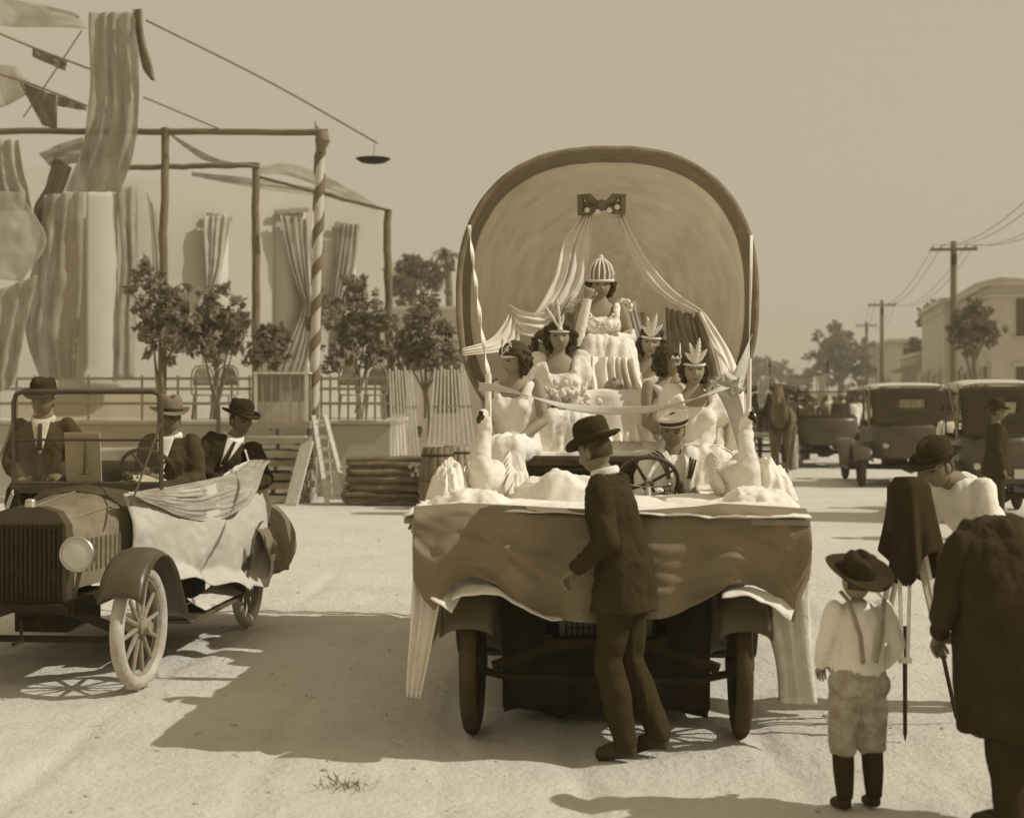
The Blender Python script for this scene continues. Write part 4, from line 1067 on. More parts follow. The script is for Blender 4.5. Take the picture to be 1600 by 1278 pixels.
for sx in (-1, 1):
    for k in range(8): a = PI * k / 7; b.ball(f0 + V((sx * .07 + .05 * math.cos(a), -.185, .0 - .05 * math.sin(a))), .010, 7, 5)
b.build('bead_trim', M_white, qr)
b = MB(); b.ball((.06, -.62, -.10), (.075, .07, .065), 14, 10); b.tube([(.0, -.62, -.10), (.06, -.66, -.03), (.12, -.62, -.10)], .008, 6)
tag(b.build('basket', mat('wicker', .16, .9, .4, 40, .6, 90), None), 'small round wicker basket at the hem of the crowned queen', 'basket').matrix_basis = Matrix.Translation(qr.location)

q = sheet([P(a, c, d) - qr.location for a, c, d in ((908, 556, 11.06), (900, 600, 10.98), (892, 640, 10.86), (884, 690, 10.62))], [P(a, c, d) - qr.location for a, c, d in ((990, 560, 11.06), (1000, 600, 10.98), (1012, 640, 10.86), (1024, 690, 10.62))], 60, 40, .055, 7, .02, 6, 1.3); q.build('gown_train', M_dress, qr, ang=0, solid=.004)
def lady(label, px, py, d, S, rz, head, J, dress, orn, hair='bob', **k):
    r, Jn, HM = person(label, seat_loc(px, py, d, S), math.radians(rz), S, 'sit', J, head, dress, k.pop('sleeves', 'none'), 1.0, hair=hair, bust=.055, **k)
    headdress(r, HM, S, orn, rnd0); r.scale = (.95, .95, 1)
    return r, Jn, HM
lady('young woman in scooped white dress with starry headband, bushy hair, looking down beside the swan', 806, 562, 10.45, .97, -18, (14, 0, -38), dict(elR=(-.22, -.05, .30), wrR=(-.15, -.26, .20), wrL=(.10, -.30, .16)), M_white, 'stars', 'bush')
r_, J_, H_ = lady('woman in figured cream dress with tall plume holding flowers, below the throne', 874, 527, 11.0, .98, 4, (2, 0, -4), dict(wrL=(.10, -.24, .24), wrR=(-.08, -.26, .24)), M_dress2, 'plume', 'bush', sleeves='half')
b = MB()
for k in range(60):
    p = V((rnd0.gauss(.02, .07), -.30 + rnd0.gauss(0, .03), .27 + rnd0.gauss(0, .05)))
    b.ball(p, .014 + .014 * rnd0.random(), 7, 5)
for k in range(8): b.tube([V((.02, -.28, .24)), V((.02 + rnd0.uniform(-.05, .05), -.26, .10))], .004, 5)
o_ = b.build('bouquet', M_feather, None); o_.matrix_basis = Matrix.Translation(r_.location); tag(o_, 'bunch of pale flowers held by the woman with the tall plume', 'bouquet')
lady('girl half hidden between the starry-banded woman and the plumed woman', 849, 541, 11.30, .92, 20, (4, 0, 10), {}, M_dress3, 'drops', 'bob')
lady('dark-haired woman with spread white feathers peering out behind the profiled woman', 1017, 536, 11.35, .96, 0, (4, 6, -6), {}, M_dress3, 'feathers', 'bob')
lady('woman in profile with beaded headband turned towards the feathered woman on her left', 1040, 566, 10.80, .98, 35, (8, 0, 42), dict(wrL=(.14, -.24, .2)), M_dress3, 'drops', 'bob')
lady('smiling woman in draped white gown with thin headband and feathers, above the sailor driver', 1084, 578, 10.40, .97, 6, (6, 0, -6), dict(wrR=(-.14, -.24, .18), wrL=(.2, -.24, .2), elL=(.26, -.04, .30)), M_white, 'feathers', 'bob', sleeves='half')
# white wrap thrown over the shoulders of the front right woman
# sailor driver
S = .97
dr, J, HM = person('driver in white sailor suit with striped collar and cap at the float steering wheel', seat_loc(1050, 683, 10.05, S) - V((0, 0, .01)), math.radians(8), S, 'sit',
    dict(neck=(0, -.02, .62), head=(0, -.05, .775), elR=(-.26, -.14, .30), wrR=(-.16, -.36, .36), elL=(.27, -.12, .27), wrL=(.06, -.40, .33)), (16, 0, -22), M_white, 'long', None, 0, M_white, True, 'cap', M_white, 'short', M_skin_shade, hatrot=(0, -10, 0), hands=(1.2, 1.2))
M_navy = mat('navy_collar', .03, .9, .2)
b = MB(); b.lathe([(.0935, .004), (.0955, .006), (.0955, .028), (.0935, .030)], 30); b.v = [V((p.x, p.y * 1.1, p.z)) * S * 1.02 for p in b.v]
b.xf(HM @ Matrix.Translation(V((0, .012, .048)) * S) @ Euler((0, math.radians(-10), 0)).to_matrix().to_4x4()).build('cap_band', M_navy, dr)
for sx in (-1, 1):
    b = MB(); nk = J['neck']
    def fc(u, v, sx=sx):
        a = nk + V((sx * .055, .03, .02)); p0 = a.lerp(nk + V((sx * .04, -.155, -.17)), v); p1 = (nk + V((sx * .17, .03, -.035))).lerp(nk + V((sx * .08, -.165, -.18)), v)
        p = p0.lerp(p1, u); p.z += .034 * math.sin(PI * v) + .015; p.y -= .065 * math.sin(PI * v) + .02; return p
    c_ = b.grid(fc, 10, 14).build('sailor_collar', M_white, dr, ang=0, solid=.006)
    b = MB()
    for u0 in (.45, .66, .88): b.tube([fc(u0, j / 13) + V((0, -.004, .006)) for j in range(14)], .0062, 6)
    b.build('collar_stripe', M_navy, c_)
b = MB(); k0 = J['neck'] + V((0, -.19, -.19))
b.ball(k0, .028); b.tube([k0, k0 + V((.02, -.03, -.10)), k0 + V((.05, -.02, -.22)), k0 + V((.07, 0, -.30))], [.022, .032, .042, .03], 10, flat=.5); b.build('neckerchief', M_navy, dr)

# ------------------------------------------------------------------ man walking past the float
f = G(958, 1183)
wm, J, HM = person('man in dark suit and fedora walking past the front of the float', (f.x + .03, f.y, 0), -PI / 2 - .45, 1.0, 'stand',
    dict(pel=(0, .04, .92), chest=(.0, -.01, 1.22), neck=(0, -.05, 1.41), head=(0, -.10, 1.535), shL=(.17, -.02, 1.36), shR=(-.17, -.05, 1.36),
         elL=(.235, .05, 1.11), wrL=(.20, -.17, .97), elR=(-.23, -.10, 1.12), wrR=(-.20, -.32, 1.02),
         hipL=(.09, .04, .89), hipR=(-.09, .04, .89), knL=(.09, -.06, .49), anL=(.09, .02, .08), toL=(.10, -.14, .03), knR=(-.09, .00, .48), anR=(-.09, .14, .10), toR=(-.09, -.01, .03)),
    (14, 0, -12), M_suit, 'long', None, .42, M_trouser, True, 'fedora', M_felt, 'short', M_skin_shade, vox=.0105, hands=(.8, .7))
wm.matrix_basis = Matrix.Translation((f.x + .085, f.y, 0)) @ Matrix.Rotation(math.radians(-3.5), 4, 'Y') @ Matrix.Rotation(-PI / 2 - .45, 4, 'Z') @ Matrix.Diagonal((.92, .92, 1.0, 1.0))
b = MB(); nk = J['neck']; b.tube([nk + V((.072 * math.cos(a), .066 * math.sin(a) + .005, .022 + .012 * math.sin(a))) for a in [2 * PI * k / 24 for k in range(24)]], .013, 8, close=True, flat=1.6); b.build('collar', M_white, wm)

# ------------------------------------------------------------------ boy with the wide hat
f = V((1.515, 6.72, 0)); S = .635
boy, J, HM = person('small boy seen from behind in wide black hat, white shirt and braces', f, PI + .25, S, 'stand', dict(wrL=(.20, -.16, .98), wrR=(-.26, -.14, .96), elL=(.27, .03, 1.14), elR=(-.29, .03, 1.13), knL=(.11, -.02, .49), knR=(-.11, -.02, .49), anL=(.11, .02, .08), anR=(-.11, .02, .08)),
    (-4, 0, 8), M_white, 'long', None, 0, None, True, 'wide', M_felt, 'short', M_skin, vox=.013, hs=1.24, hatrot=(-22, 0, 0))
b = MB()
for s in 'LR':
    hp, kn, an = J['hip' + s], J['kn' + s], J['an' + s]; K = dict(J); e_ = kn.lerp(an, .25)
    b.tube([hp + V((0, 0, .05)), hp.lerp(kn, .5), kn, e_], [.070, .074, .068, .060], 14)
b.ball(J['pel'] - V((0, 0, .05)), (.142, .118, .09), 16, 10)
lump('knee_breeches', b, mat('grey_tweed', .26, .95, .45, 14, .4, 60), boy, .013, 4, wrinkle(.012, 11, (1, 1, .6), 2))
b = MB()
for s in 'LR': b.tube([J['kn' + s].lerp(J['an' + s], .1), J['kn' + s].lerp(J['an' + s], .5), J['an' + s]], [.050, .048, .036], 12)
lump('stockings', b, M_suit, boy, .012, 3)
bx = MB()
for sx in (-1, 1): bx.tube([V((sx * .03, .105, .66)), V((sx * .05, .118, .78)), V((sx * .085, .075, .93)), V((sx * .085, .0, .96))], .011, 6, flat=.4)
bx.build('braces', M_plankd, boy)

# ------------------------------------------------------------------ photographer group on the right
cr0 = G(1412, 1120)
tp_ = thing('tripod', 'wooden camera tripod with pointed dark feet behind the small boy', 'tripod', (P(1418, 900, 8.35).x, 8.35, 0), 0)
hz = .96
for k, (dx, dy) in enumerate(((-.10, -.34), (-.16, .30), (.30, .10))):
    hd_ = V((dx * .25, dy * .12, hz)); ft = V((dx, dy, .012)); mid = hd_.lerp(ft, .58)
    l = MB(); sd_ = (ft - hd_).cross(V((0, 0, 1))).normalized() * .022
    l.bar(hd_ + sd_ * 1.4, mid + sd_ * .7, .020, .024); l.bar(hd_ - sd_ * 1.4, mid - sd_ * .7, .020, .024); lg = l.build('leg', M_plank, tp_)
    l = MB(); l.tube([hd_.lerp(ft, .40), hd_.lerp(ft, .96), ft], [.013, .011, .003], 8); l.build('leg_extension', M_soot, lg)
    l = MB(); l.box(mid, (.06, .05, .03)); l.build('clamp', M_nickel, lg)
l = MB(); l.tube([(0, 0, hz - .02), (0, 0, hz + .03)], [.07, .08], 16); l.build('tripod_head', M_soot, tp_)
cb_ = thing('view_camera', 'box camera draped in black cloth on the wooden tripod', 'camera', (tp_.location.x, 8.35, hz + .03), math.radians(-150))
cb_.scale = (.66, .66, 1.0)
l = MB(); l.box((0, .0, .20), (.26, .22, .28)); l.build('camera_body', M_leather, cb_, bevel=.01)
l = MB(); l.box((0, -.0, .035), (.2, .22, .03)); l.build('base_board', M_plankd, cb_)
l = MB(); l.tube([(0, -.11, .2), (0, -.22, .2)], [.05, .045], 14); l.build('lens', M_nickel, cb_)
def dc(u, v):
    a = 2 * PI * u; k = .05 + .95 * min(1, v * 3); s = max(0, v - .25) / .75
    ca, sa = math.cos(a), math.sin(a); ca = math.copysign(abs(ca) ** .55, ca); sa = math.copysign(abs(sa) ** .55, sa)
    fd = 1 + s * (.16 * math.sin(a * 7 + 2 * s) + .22 * nz((ca * 2, sa * 2, s)))
    rx = (.142 + .045 * s) * k * fd; ry = (.125 + .09 * s) * k * fd
    return V((rx * ca - .05 * s, ry * sa + .02, .375 - s * (.48 + .10 * math.sin(a * 2 + 1))))
MB().grid(dc, 96, 34, True).build('dark_cloth', M_suit, cb_, ang=0, solid=.004)

f = G(1462, 1106)
ph, J, HM = person('photographer in white shirt and dark trousers bending to the draped camera', (f.x + .30, f.y, 0), math.radians(-60), 1.0, 'stand',
    dict(chest=(0, -.16, 1.17), neck=(0, -.27, 1.33), head=(0, -.40, 1.40), shL=(.18, -.22, 1.29), shR=(-.18, -.22, 1.29), elL=(.25, -.24, 1.02), wrL=(.14, -.42, .98), elR=(-.25, -.24, 1.02), wrR=(-.10, -.38, .96), pel=(0, .06, .93)), (20, 0, 0), M_white, 'long', None, 0, M_trouser, True, 'fedora', M_felt, 'short', M_skin_shade)
nr, J, HM = person('stooping person in long black coat with rounded back, behind the boy at the road edge', (2.09, 6.45, 0), -PI / 2 - .8, 1.0, 'stand',
    dict(pel=(0, .06, .90), chest=(0, -.04, 1.15), neck=(0, -.18, 1.22), head=(0, -.22, 1.07), shL=(.19, -.12, 1.19), shR=(-.19, -.12, 1.19), elL=(.24, -.16, .93), wrL=(.12, -.26, .80), elR=(-.24, -.16, .93), wrR=(-.12, -.26, .80),
         hipL=(.1, .06, .86), hipR=(-.1, .06, .86), knL=(.10, .02, .47), knR=(-.10, .06, .47), anL=(.10, .06, .08), anR=(-.10, .12, .08), toL=(.11, -.10, .03), toR=(-.11, -.03, .03)), (60, 0, 0), M_suit, 'long', None, 0, M_trouser, True, None, None, 'short', M_skin_shade)
b = MB(); b.loft([[V((x0 + rx * math.cos(2 * PI * k / 22), y0 + ry * math.sin(2 * PI * k / 22), z0)) for k in range(22)] for x0, y0, z0, rx, ry in ((0, .06, .42, .27, .25), (0, .05, .62, .28, .26), (0, .03, .85, .27, .25), (0, -.02, 1.05, .26, .23), (0, -.06, 1.19, .22, .19), (0, -.08, 1.29, .12, .12))])
lump('long_coat', b, M_suit, nr, .014, 5, wrinkle(.02, 5, (1.5, 1.5, .45), 5))

# ------------------------------------------------------------------ draped open car on the left
CA = -math.radians(5.2); CR = V((-3.00, 9.52, 0))
car = motor_car('touring_car', 'open black touring car draped in white cloth with bright round headlight', CR, CA, steer=math.radians(-4))
CI = (Matrix.Translation(CR) @ Matrix.Rotation(CA, 4, 'Z')).inverted()
M_side = mat('white_car_drape', .50, .9, .12, 3, .3, 18)
# side drape from the bonnet to the rear, bellying over the doors
def drape(u, v):
    y = lerp(.66, 2.98, u); zt = 1.16 + .16 * u ** 2 + .05 * math.sin(u * 3) - .07 * math.exp(-((u - .35) / .2) ** 2); zb = lerp(.62, .36, min(1, u * 1.7)) + .02 * math.sin(y * 13)
    if u > .72: zb += (u - .72) * 2.0
    z = lerp(zt, zb, v); x = .37 + .30 * min(1, u * 2.6) ** .8 + .12 * math.sin(PI * v * .85) * min(1, .4 + u) + .06 * u
    x += .022 * math.sin(y * 9 + v * 5) * v + .035 * abs(nz((y, z * .5, 0), 3.5)) + .02 * abs(nz((y * 1.3, z, 0), 8, 3)) + .02 * math.sin((y * 4 - z * 9)) * (1 - v) * .5
    if u > .86: x -= (u - .86) * 2.4
    if v > .85: x += (v - .85) * .9
    return V((x, y, z))
MB().grid(drape, 90, 44).build('side_drape', M_side, car, ang=0, solid=.006)
def drape2(u, v): p = drape(u, v); return V((-p.x, p.y, p.z))
MB().grid(drape2, 60, 26).build('side_drape', M_side, car, ang=0, solid=.006)
def rdr(u, v):
    a = lerp(0, PI, u); x = .70 * math.cos(a); y = 2.48 + .46 * math.sin(a); z = lerp(1.38, .62, v)
    k = 1 + .10 * math.sin(PI * v) + .02 * math.sin(u * 40) * v
    return V((x * k, 2.48 + (y - 2.48) * k, z))
MB().grid(rdr, 60, 24).build('rear_drape', M_side, car, ang=0, solid=.006)
# gathered bunting along the top
M_swag = mat('striped_gauze_swag', .30, .9, .4, 3, .4, 20, stretch=(1, 1, 9), trans=.15)
def swag(u, v):
    y = lerp(.60, 2.60, u); x0 = lerp(.36, .70, min(1, u * 1.6)) + .05; dip = .26 * math.sin(PI * min(1, u * 1.1)) ** 1.2
    z0 = 1.17 + .14 * u ** 2; z = z0 - v * (.02 + dip); x = x0 + .14 * math.sin(PI * v * .55) * min(1, .3 + u)
    k = abs(nz((u * 2.2 + v * .6, v * 5.5, 2), 1.6)) * .05 * math.sin(PI * min(1, u * 1.05))
    return V((x + k, y, z + .008 * nz((y, v, 0), 6)))
MB().grid(swag, 80, 40).build('swag', M_swag, car, ang=0, solid=.003)
def hemb(u, v):
    y = lerp(1.0, 2.2, u); return V((.70 + .13 * v, y, lerp(.42, .345, v) + .012 * math.sin(y * 9 + v * 3) * (1 - v) + .006 * nz((y, v, 1), 5)))
MB().grid(hemb, 60, 16).build('drape_hem', M_side, car, ang=0, solid=.006)
# dark folded top stowed behind the rear seat
b = MB()
for k in range(4): b.tube([V((x, 2.92 + .05 * k - .12 * (x / .6) ** 2, .74 + .10 * k)) for x in (-.62, -.3, 0, .3, .62)], .09, 10)
lump('stowed_top', b, M_leather, car, .025, 5, wrinkle(.012, 9))
# dark bunting trailing over the rear wing
q = sheet([V((.60, 2.30, .92)), V((.86, 2.28, .76)), V((.92, 2.30, .56)), V((.90, 2.36, .40))], [V((.5, 3.10, 1.02)), V((.80, 3.22, .86)), V((.92, 3.25, .62)), V((.88, 3.10, .38))], 18, 24, .02, 3, .02, 7, 2.0, V((1, 0, 0))); q.build('dark_bunting', M_draped, car, ang=0, solid=.005)
def Cw(x, y, z): return Matrix.Translation(CR) @ Matrix.Rotation(CA, 4, 'Z') @ V((x, y, z))
# card with the number 1
cd = thing('number_card', 'white card with number 1 propped behind the car windscreen', 'sign', Cw(-.05, 1.06, 1.21), CA)
b = MB(); b.box((0, 0, .17), (.25, .012, .34), Matrix.Rotation(.12, 3, 'X')); b.build('card', M_paper, cd)
b = MB(); b.bar((0.02, -.010 - .02, .06), (0.02, -.010 + .012, .28), .045, .005, up=V((1, 0, 0))); b.bar((-.035, -.010 + .004, .235), (.012, -.010 + .012, .285), .005, .03, up=V((1, 0, 0))); b.bar((-.02, -.032, .055), (.06, -.032, .055), .02, .005)
b.build('numeral', M_ink, cd)
# occupants
S = 1.0
def car_seat(px, py, d): p = P(px, py, d); return V((p.x, p.y + .03, p.z - .72))
person('man with bow tie and felt hat sitting behind the windscreen of the draped car', car_seat(266, 655, 11.1), math.radians(-10), S, 'sit', dict(wrL=(.05, -.30, .24), wrR=(-.16, -.34, .30)), (6, 0, 12), M_suit2, 'long', None, 0, M_trouser, True, 'fedora', M_felt2, 'short', M_skin_shade, shirt='bow', hatrot=(0, 4, 20))
person('man in dark suit leaning over the side of the draped car, hat tilted', car_seat(366, 655, 11.75) + V((-.30, .12, .02)), math.radians(24), S, 'sit', dict(chest=(.16, -.01, .38), neck=(.26, -.02, .55), head=(.32, -.05, .68), shL=(.42, .0, .46), shR=(.10, .0, .54), elL=(.52, -.08, .22), wrL=(.36, -.30, .20), elR=(-.06, -.08, .32), wrR=(.10, -.32, .22), knL=(.08, -.38, .08), knR=(-.14, -.38, .08), anL=(.06, -.36, -.30), anR=(-.14, -.36, -.30), toL=(.06, -.5, -.34), toR=(-.14, -.5, -.34)), (10, 0, 22), M_suit, 'long', None, 0, M_trouser, True, 'fedora', M_felt, 'short', M_skin_shade, shirt='tie', hatrot=(0, 10, 0))
person('passenger in dark jacket and white shirt, tall dark hat above the windscreen frame', car_seat(66, 628, 11.0), math.radians(8), 1.0, 'sit', dict(wrL=(.16, -.32, .22), elL=(.30, -.10, .34)), (8, 0, -12), M_suit2, 'long', None, 0, M_trouser, True, 'fedora', M_felt, 'short', M_skin_shade, shirt='tie')
# white cloth bundle and lap robe
def robe(u, v):
    x = lerp(.02, .66, u); y = lerp(1.22, 1.95, v); z = 1.08 + .22 * math.sin(PI * min(1, u * 1.3 + .05)) * (.55 + .45 * v) - .10 * max(0, u - .8) * 5 * .5
    return Cw(x, y, z + .05 * abs(nz((x * 2, y, 0), 3.2)) + .03 * nz((x, y * 2, 4), 6))
tag(MB().grid(robe, 40, 40).build('lap_robe', mat('lap_robe_linen', .40, .9, .2, 6, .3, 25), None, ang=0, solid=.008), 'crumpled light lap robe over the door of the draped car', 'robe')

# ------------------------------------------------------------------ bandstand frame, drapes and stage on the left
st = thing('bandstand', 'pale raised bandstand with rough pole frame and beams', 'bandstand', (-5, 27, 0), 0)
SI = Matrix.Translation((5, -27, 0))
def W(p): return SI @ V(p)
b = MB(); x0 = P(-120, 700, 27).x; x1 = P(612, 700, 27).x
b.box(W(((x0 + x1) / 2, 29.0, .63)), (x1 - x0, 4.0, 1.26)); b.build('stage_base', M_stucco, st, bevel=.03)
b = MB(); b.box(W(((x0 + x1) / 2, 29.0, 1.29)), (x1 - x0 + .1, 4.1, .07)); b.build('stage_slab', M_stucco, st, bevel=.01)
def pole(px, y0, d, r, zb=0.0, name='pole', wob=.04, m=None, px1=None):
    t = P(px, y0, d); t1 = P(px1 if px1 is not None else px, 700, d); q = MB(); n = 22; pts = []; rr = []
    for i in range(n):
        f = i / (n - 1); z = lerp(zb, t.z, f); pts.append(W(V((lerp(t1.x, t.x, f) + wob * nz((z * .7, px * .1, 0)) + wob * .6 * nz((z * 2.1, px * .1, 4)), d + wob * nz((z, 3, px * .1)), z))))
        rr.append(r * (1.08 - .2 * f) * (1 + .16 * nz((z * 3, px, 1))))
    q.tube(pts, rr, 12); return q.build(name, m or M_wood, st)
pole(259, 200, 26, .075, px1=250); pole(400, 255, 30, .085); pole(607, 328, 30, .085, wob=.09, px1=604)
sp = pole(501, 205, 26, .085, wob=.01, m=M_stucco, px1=486)
# spiral ribbon on the striped pole
t = P(501, 210, 26); t1 = P(486, 700, 26); n = 260; q = MB()
def spr(u, v):
    z = lerp(.15, t.z, v) + u * .24; f = z / t.z; a = v * 2 * PI * 9.5
    return W(V((lerp(t1.x, t.x, min(1, f)) + .098 * math.cos(a), 26 + .098 * math.sin(a), z)))
q.grid(spr, 4, n).build('spiral_ribbon', mat('spiral_stripe', .09, .9, .25), sp, solid=.004, ang=0)
def beam(px0, py0, px1, py1, d, r, d1=None):
    a = W(P(px0, py0, d)); c = W(P(px1, py1, d1 or d)); q = MB(); pts = [a.lerp(c, i / 14) + V((0, 0, .025 * nz((i * .6, px0, 0)))) for i in range(15)]
    q.tube(pts, [r * (1 + .1 * nz((i, px0, 2))) for i in range(15)], 10); q.build('beam', M_beam, st)
beam(-40, 205, 512, 207, 26, .055); beam(200, 262, 402, 258, 30, .055); beam(402, 276, 610, 330, 30, .03)
b = MB(); o = W(P(503, 222, 25.9)); b.tube([o + V((0, 0, .16)), o + V((.02, -.06, .0)), o + V((-.02, -.05, -.18))], [.10, .13, .06], 10); b.build('bracket_wrap', M_draped, st)
# rail with balusters
for z in (1.62, 1.88, 2.06):
    a = W(P(-40, 600, 27.2)); c = W(P(606, 600, 27.2)); q = MB(); q.bar(V((a.x, a.y, z)), V((c.x, c.y, z)), .05, .05); q.build('rail', M_plankd, st)
bm = MB(); bm.box((0, 0, .40), (.035, .03, .80)); bme = bm.mesh('baluster', M_plankd)
for k in range(46):
    px = -30 + k * 14; 
    if 395 < px < 490 or (60 < px < 230 and k % 3): continue
    if px < 505 and k % 2: continue
    p = W(P(px, 600, 27.2)); inst('baluster', bme, st, Matrix.Translation((p.x, p.y, 1.32)))
# back wall of the stand (white canvas hall) turned a little to the sun
hall = thing('canvas_hall', 'tall white canvas-walled hall behind the bandstand hung with grey curtains', 'building', P(0, 600, 31.5) * V((1, 1, 0)), 0)
A0 = V((P(-260, 600, 30.5).x, 30.5, 0)); A1 = V((P(592, 600, 36).x, 36, 0)); hw = (A1 - A0); hl = hw.length; hd_ = hw.normalized(); hn = V((hd_.y, -hd_.x, 0))
HI = Matrix.Translation(-hall.location)
def Hp(px, py, off=0.0):
    "point of the hall front seen at (px,py)"
    dx = (px - 800) / F; # ray X = dx*Y ; wall: A0 + s*hd
    s = (dx * A0.y - A0.x) / (hd_.x - dx * hd_.y); p = A0 + hd_ * s; p = p + hn * off
    return HI @ V((p.x, p.y, CAMZ - (py - HOR) * p.y / F))
def hgrid(pxs, top, bot, off, name, m, nu=20, nv=20, wr=.03, parent=None, solid=.01):
    q = MB(); q.grid(lambda u, v: Hp(lerp(pxs[0], pxs[1], u), lerp(ip(top, lerp(pxs[0], pxs[1], u)), ip(bot, lerp(pxs[0], pxs[1], u)), v), off + wr * nz((u * 5, v * 2, pxs[0]), 1.5)), nu, nv)
    return q.build(name, m, parent or hall, ang=0 if name != 'wall' else 35, solid=solid, smooth=name != 'wall')
M_hall = mat('white_hall_canvas', .50, .95, .06, .8, .15, 8)
hgrid((-260, 592), [(-260, 270), (60, 262), (240, 282), (420, 300), (592, 326)], [(-260, 800), (592, 745)], 0, 'wall', M_hall, 60, 20, .06, solid=.12)
0 and hgrid((-260, 600), [(-260, 262), (240, 274), (420, 292), (600, 320)], [(-260, 275), (240, 287), (420, 304), (600, 330)], .16, 'cornice', M_stucco, 40, 4, .0, solid=.1)
# openings with hung curtains
def opening(x0, x1, y0, y1, left):
    q = MB(); q.add([Hp(x0, y0, .10), Hp(x1, y0, .10), Hp(x1, y1, .10), Hp(x0, y1, .10)], [(3, 2, 1, 0)]); o = q.build('opening', MATS['white_hall_canvas'], hall, solid=.02)
    q = MB(); q.bar(Hp(x0 - 3, y0, .2), Hp(x1 + 3, y0 + (6 if left else -4), .2), .06, .10); q.build('lintel', M_plankd, o)
opening(322, 354, 336, 560, True); opening(428, 474, 332, 575, False); opening(522, 553, 350, 575, True)
def hcur(L, R, m, sd, npl=4, pl=.05):
    q = sheet([Hp(*a) for a in L], [Hp(*a) for a in R], 22, 40, pl, npl, .03, 3, sd); q.build('curtain', m, hall, ang=0, solid=.006)
hcur([(312, 338, .3), (314, 400, .3), (316, 450, .3), (312, 500, .3)], [(354, 336, .3), (344, 400, .3), (330, 450, .3), (318, 500, .3)], mat('faded_curtain', .40, .9, .15, 2, .2, 12, trans=.3), .4)
hcur([(430, 336, .3), (444, 400, .3), (458, 450, .3), (466, 478, .35), (440, 540, .4), (420, 590, .4)], [(473, 342, .3), (475, 400, .3), (477, 450, .3), (478, 478, .35), (476, 540, .4), (464, 590, .4)], M_drape, 1.2)
hcur([(524, 350, .3), (518, 400, .3), (512, 450, .3), (506, 500, .35), (502, 570, .4)], [(553, 350, .3), (548, 410, .3), (538, 450, .3), (520, 500, .35), (512, 570, .4)], M_drape, 2.6)
hcur([(466, 500, .3), (466, 540, .3), (462, 590, .3)], [(484, 330, .2), (490, 480, .2), (494, 590, .2)], M_hall, 3.0, 2, .03)
hcur([(172, 295, .5), (180, 400, .5), (172, 500, .5), (170, 590, .5)], [(205, 290, .5), (206, 400, .5), (202, 500, .5), (200, 590, .5)], M_drape, 5.0, 2, .05)
hcur([(222, 300, .4), (228, 350, .4), (232, 420, .4), (240, 470, .4)], [(236, 330, .4), (240, 370, .4), (246, 430, .4), (248, 470, .4)], M_drape, 6.0, 2, .03)
b = MB(); q0 = Hp(131, 300, .35); q1 = Hp(172, 300, .35); b.grid(lambda u, v: Hp(lerp(128, 176, u) + (6 if v > .93 else 0) * (2 * u - 1), lerp(298, 605, v), .42 + .05 * math.sin(PI * u)), 12, 30); b.build('pilaster', M_hall, hall, ang=0, solid=.02)

# long banners hung from the frame at the left
def banner(label, L, R, m, sd, npl=4, pl=.07, wr=.05, nm='banner', cat_='banner', nu=26, nv=60):
    q = sheet([P(*a) for a in L], [P(*a) for a in R], nu, nv, pl, npl, wr, 2.2, sd); o = q.build(nm, m, None, ang=0, solid=.006); return tag(o, label, cat_)
M_bann = mat('sheer_banner', .30, .9, .15, 1.6, .2, 8, trans=.3, stretch=(3, 3, .4), sheer=.30); M_bannd = mat('dark_banner', .12, .9, .3, 1.8, .2, 8, trans=.2, sheer=.15)
banner('long sheer grey banner falling from the top of the bandstand frame', [(139, 20, 25.4), (142, 100, 25.4), (140, 160, 25.4), (130, 230, 25.4), (104, 300, 25.5)], [(215, 20, 25.4), (217, 120, 25.4), (214, 195, 25.4), (206, 250, 25.4), (188, 300, 25.5)], M_bann, .7, 4)
banner('lower end of sheer banner gathered beside the white pilaster', [(70, 305, 25.4), (60, 380, 25.4), (45, 440, 25.4), (40, 520, 25.4), (62, 590, 25.4)], [(131, 300, 25.4), (130, 380, 25.4), (128, 450, 25.4), (122, 530, 25.4), (118, 590, 25.4)], M_bann, 2.9, 3)
banner('dark narrow banner with a folded shoulder under the top beam', [(84, 245, 25.6), (70, 290, 25.6), (52, 330, 25.6), (68, 372, 25.6)], [(112, 262, 25.6), (98, 300, 25.6), (72, 345, 25.6), (78, 372, 25.6)], M_bannd, 4.1, 2, .05)
banner('wide pale cloth swung out under the top beam', [(60, 240, 25.7), (90, 226, 25.7), (130, 214, 25.7)], [(80, 262, 25.7), (112, 256, 25.7), (142, 250, 25.7)], M_drape, 5.2, 2, .04)
banner('white cloth bellying beside the dark narrow banner', [(-60, 300, 25.0), (-60, 370, 25.0), (-60, 430, 25.0)], [(30, 300, 25.0), (72, 375, 25.0), (34, 440, 25.0)], M_gauze, 6.6, 2, .03)
banner('striped cloth hanging close under the left end of the beam', [(-50, 220, 25.2), (-50, 270, 25.2), (-50, 330, 25.2)], [(28, 218, 25.2), (40, 280, 25.2), (52, 330, 25.2)], mat('pleated_cloth', .36, .9, .25, 2, .3, 14, trans=.25, stretch=(6, 6, .3)), 7.4, 6, .06)
banner('loose grey cloth swept down towards the draped car', [(-50, 470, 24.8), (-50, 560, 24.8), (-50, 640, 24.8)], [(60, 430, 24.8), (40, 520, 24.8), (25, 600, 24.8)], M_drape, 8.4, 4, .08)
banner('dark tassel of twisted cloth at the top of the bandstand frame', [(208, 15, 25.3), (214, 60, 25.3), (222, 105, 25.3), (236, 125, 25.3)], [(222, 15, 25.3), (226, 60, 25.3), (238, 105, 25.3), (243, 128, 25.3)], M_draped, 9.0, 1, .05)
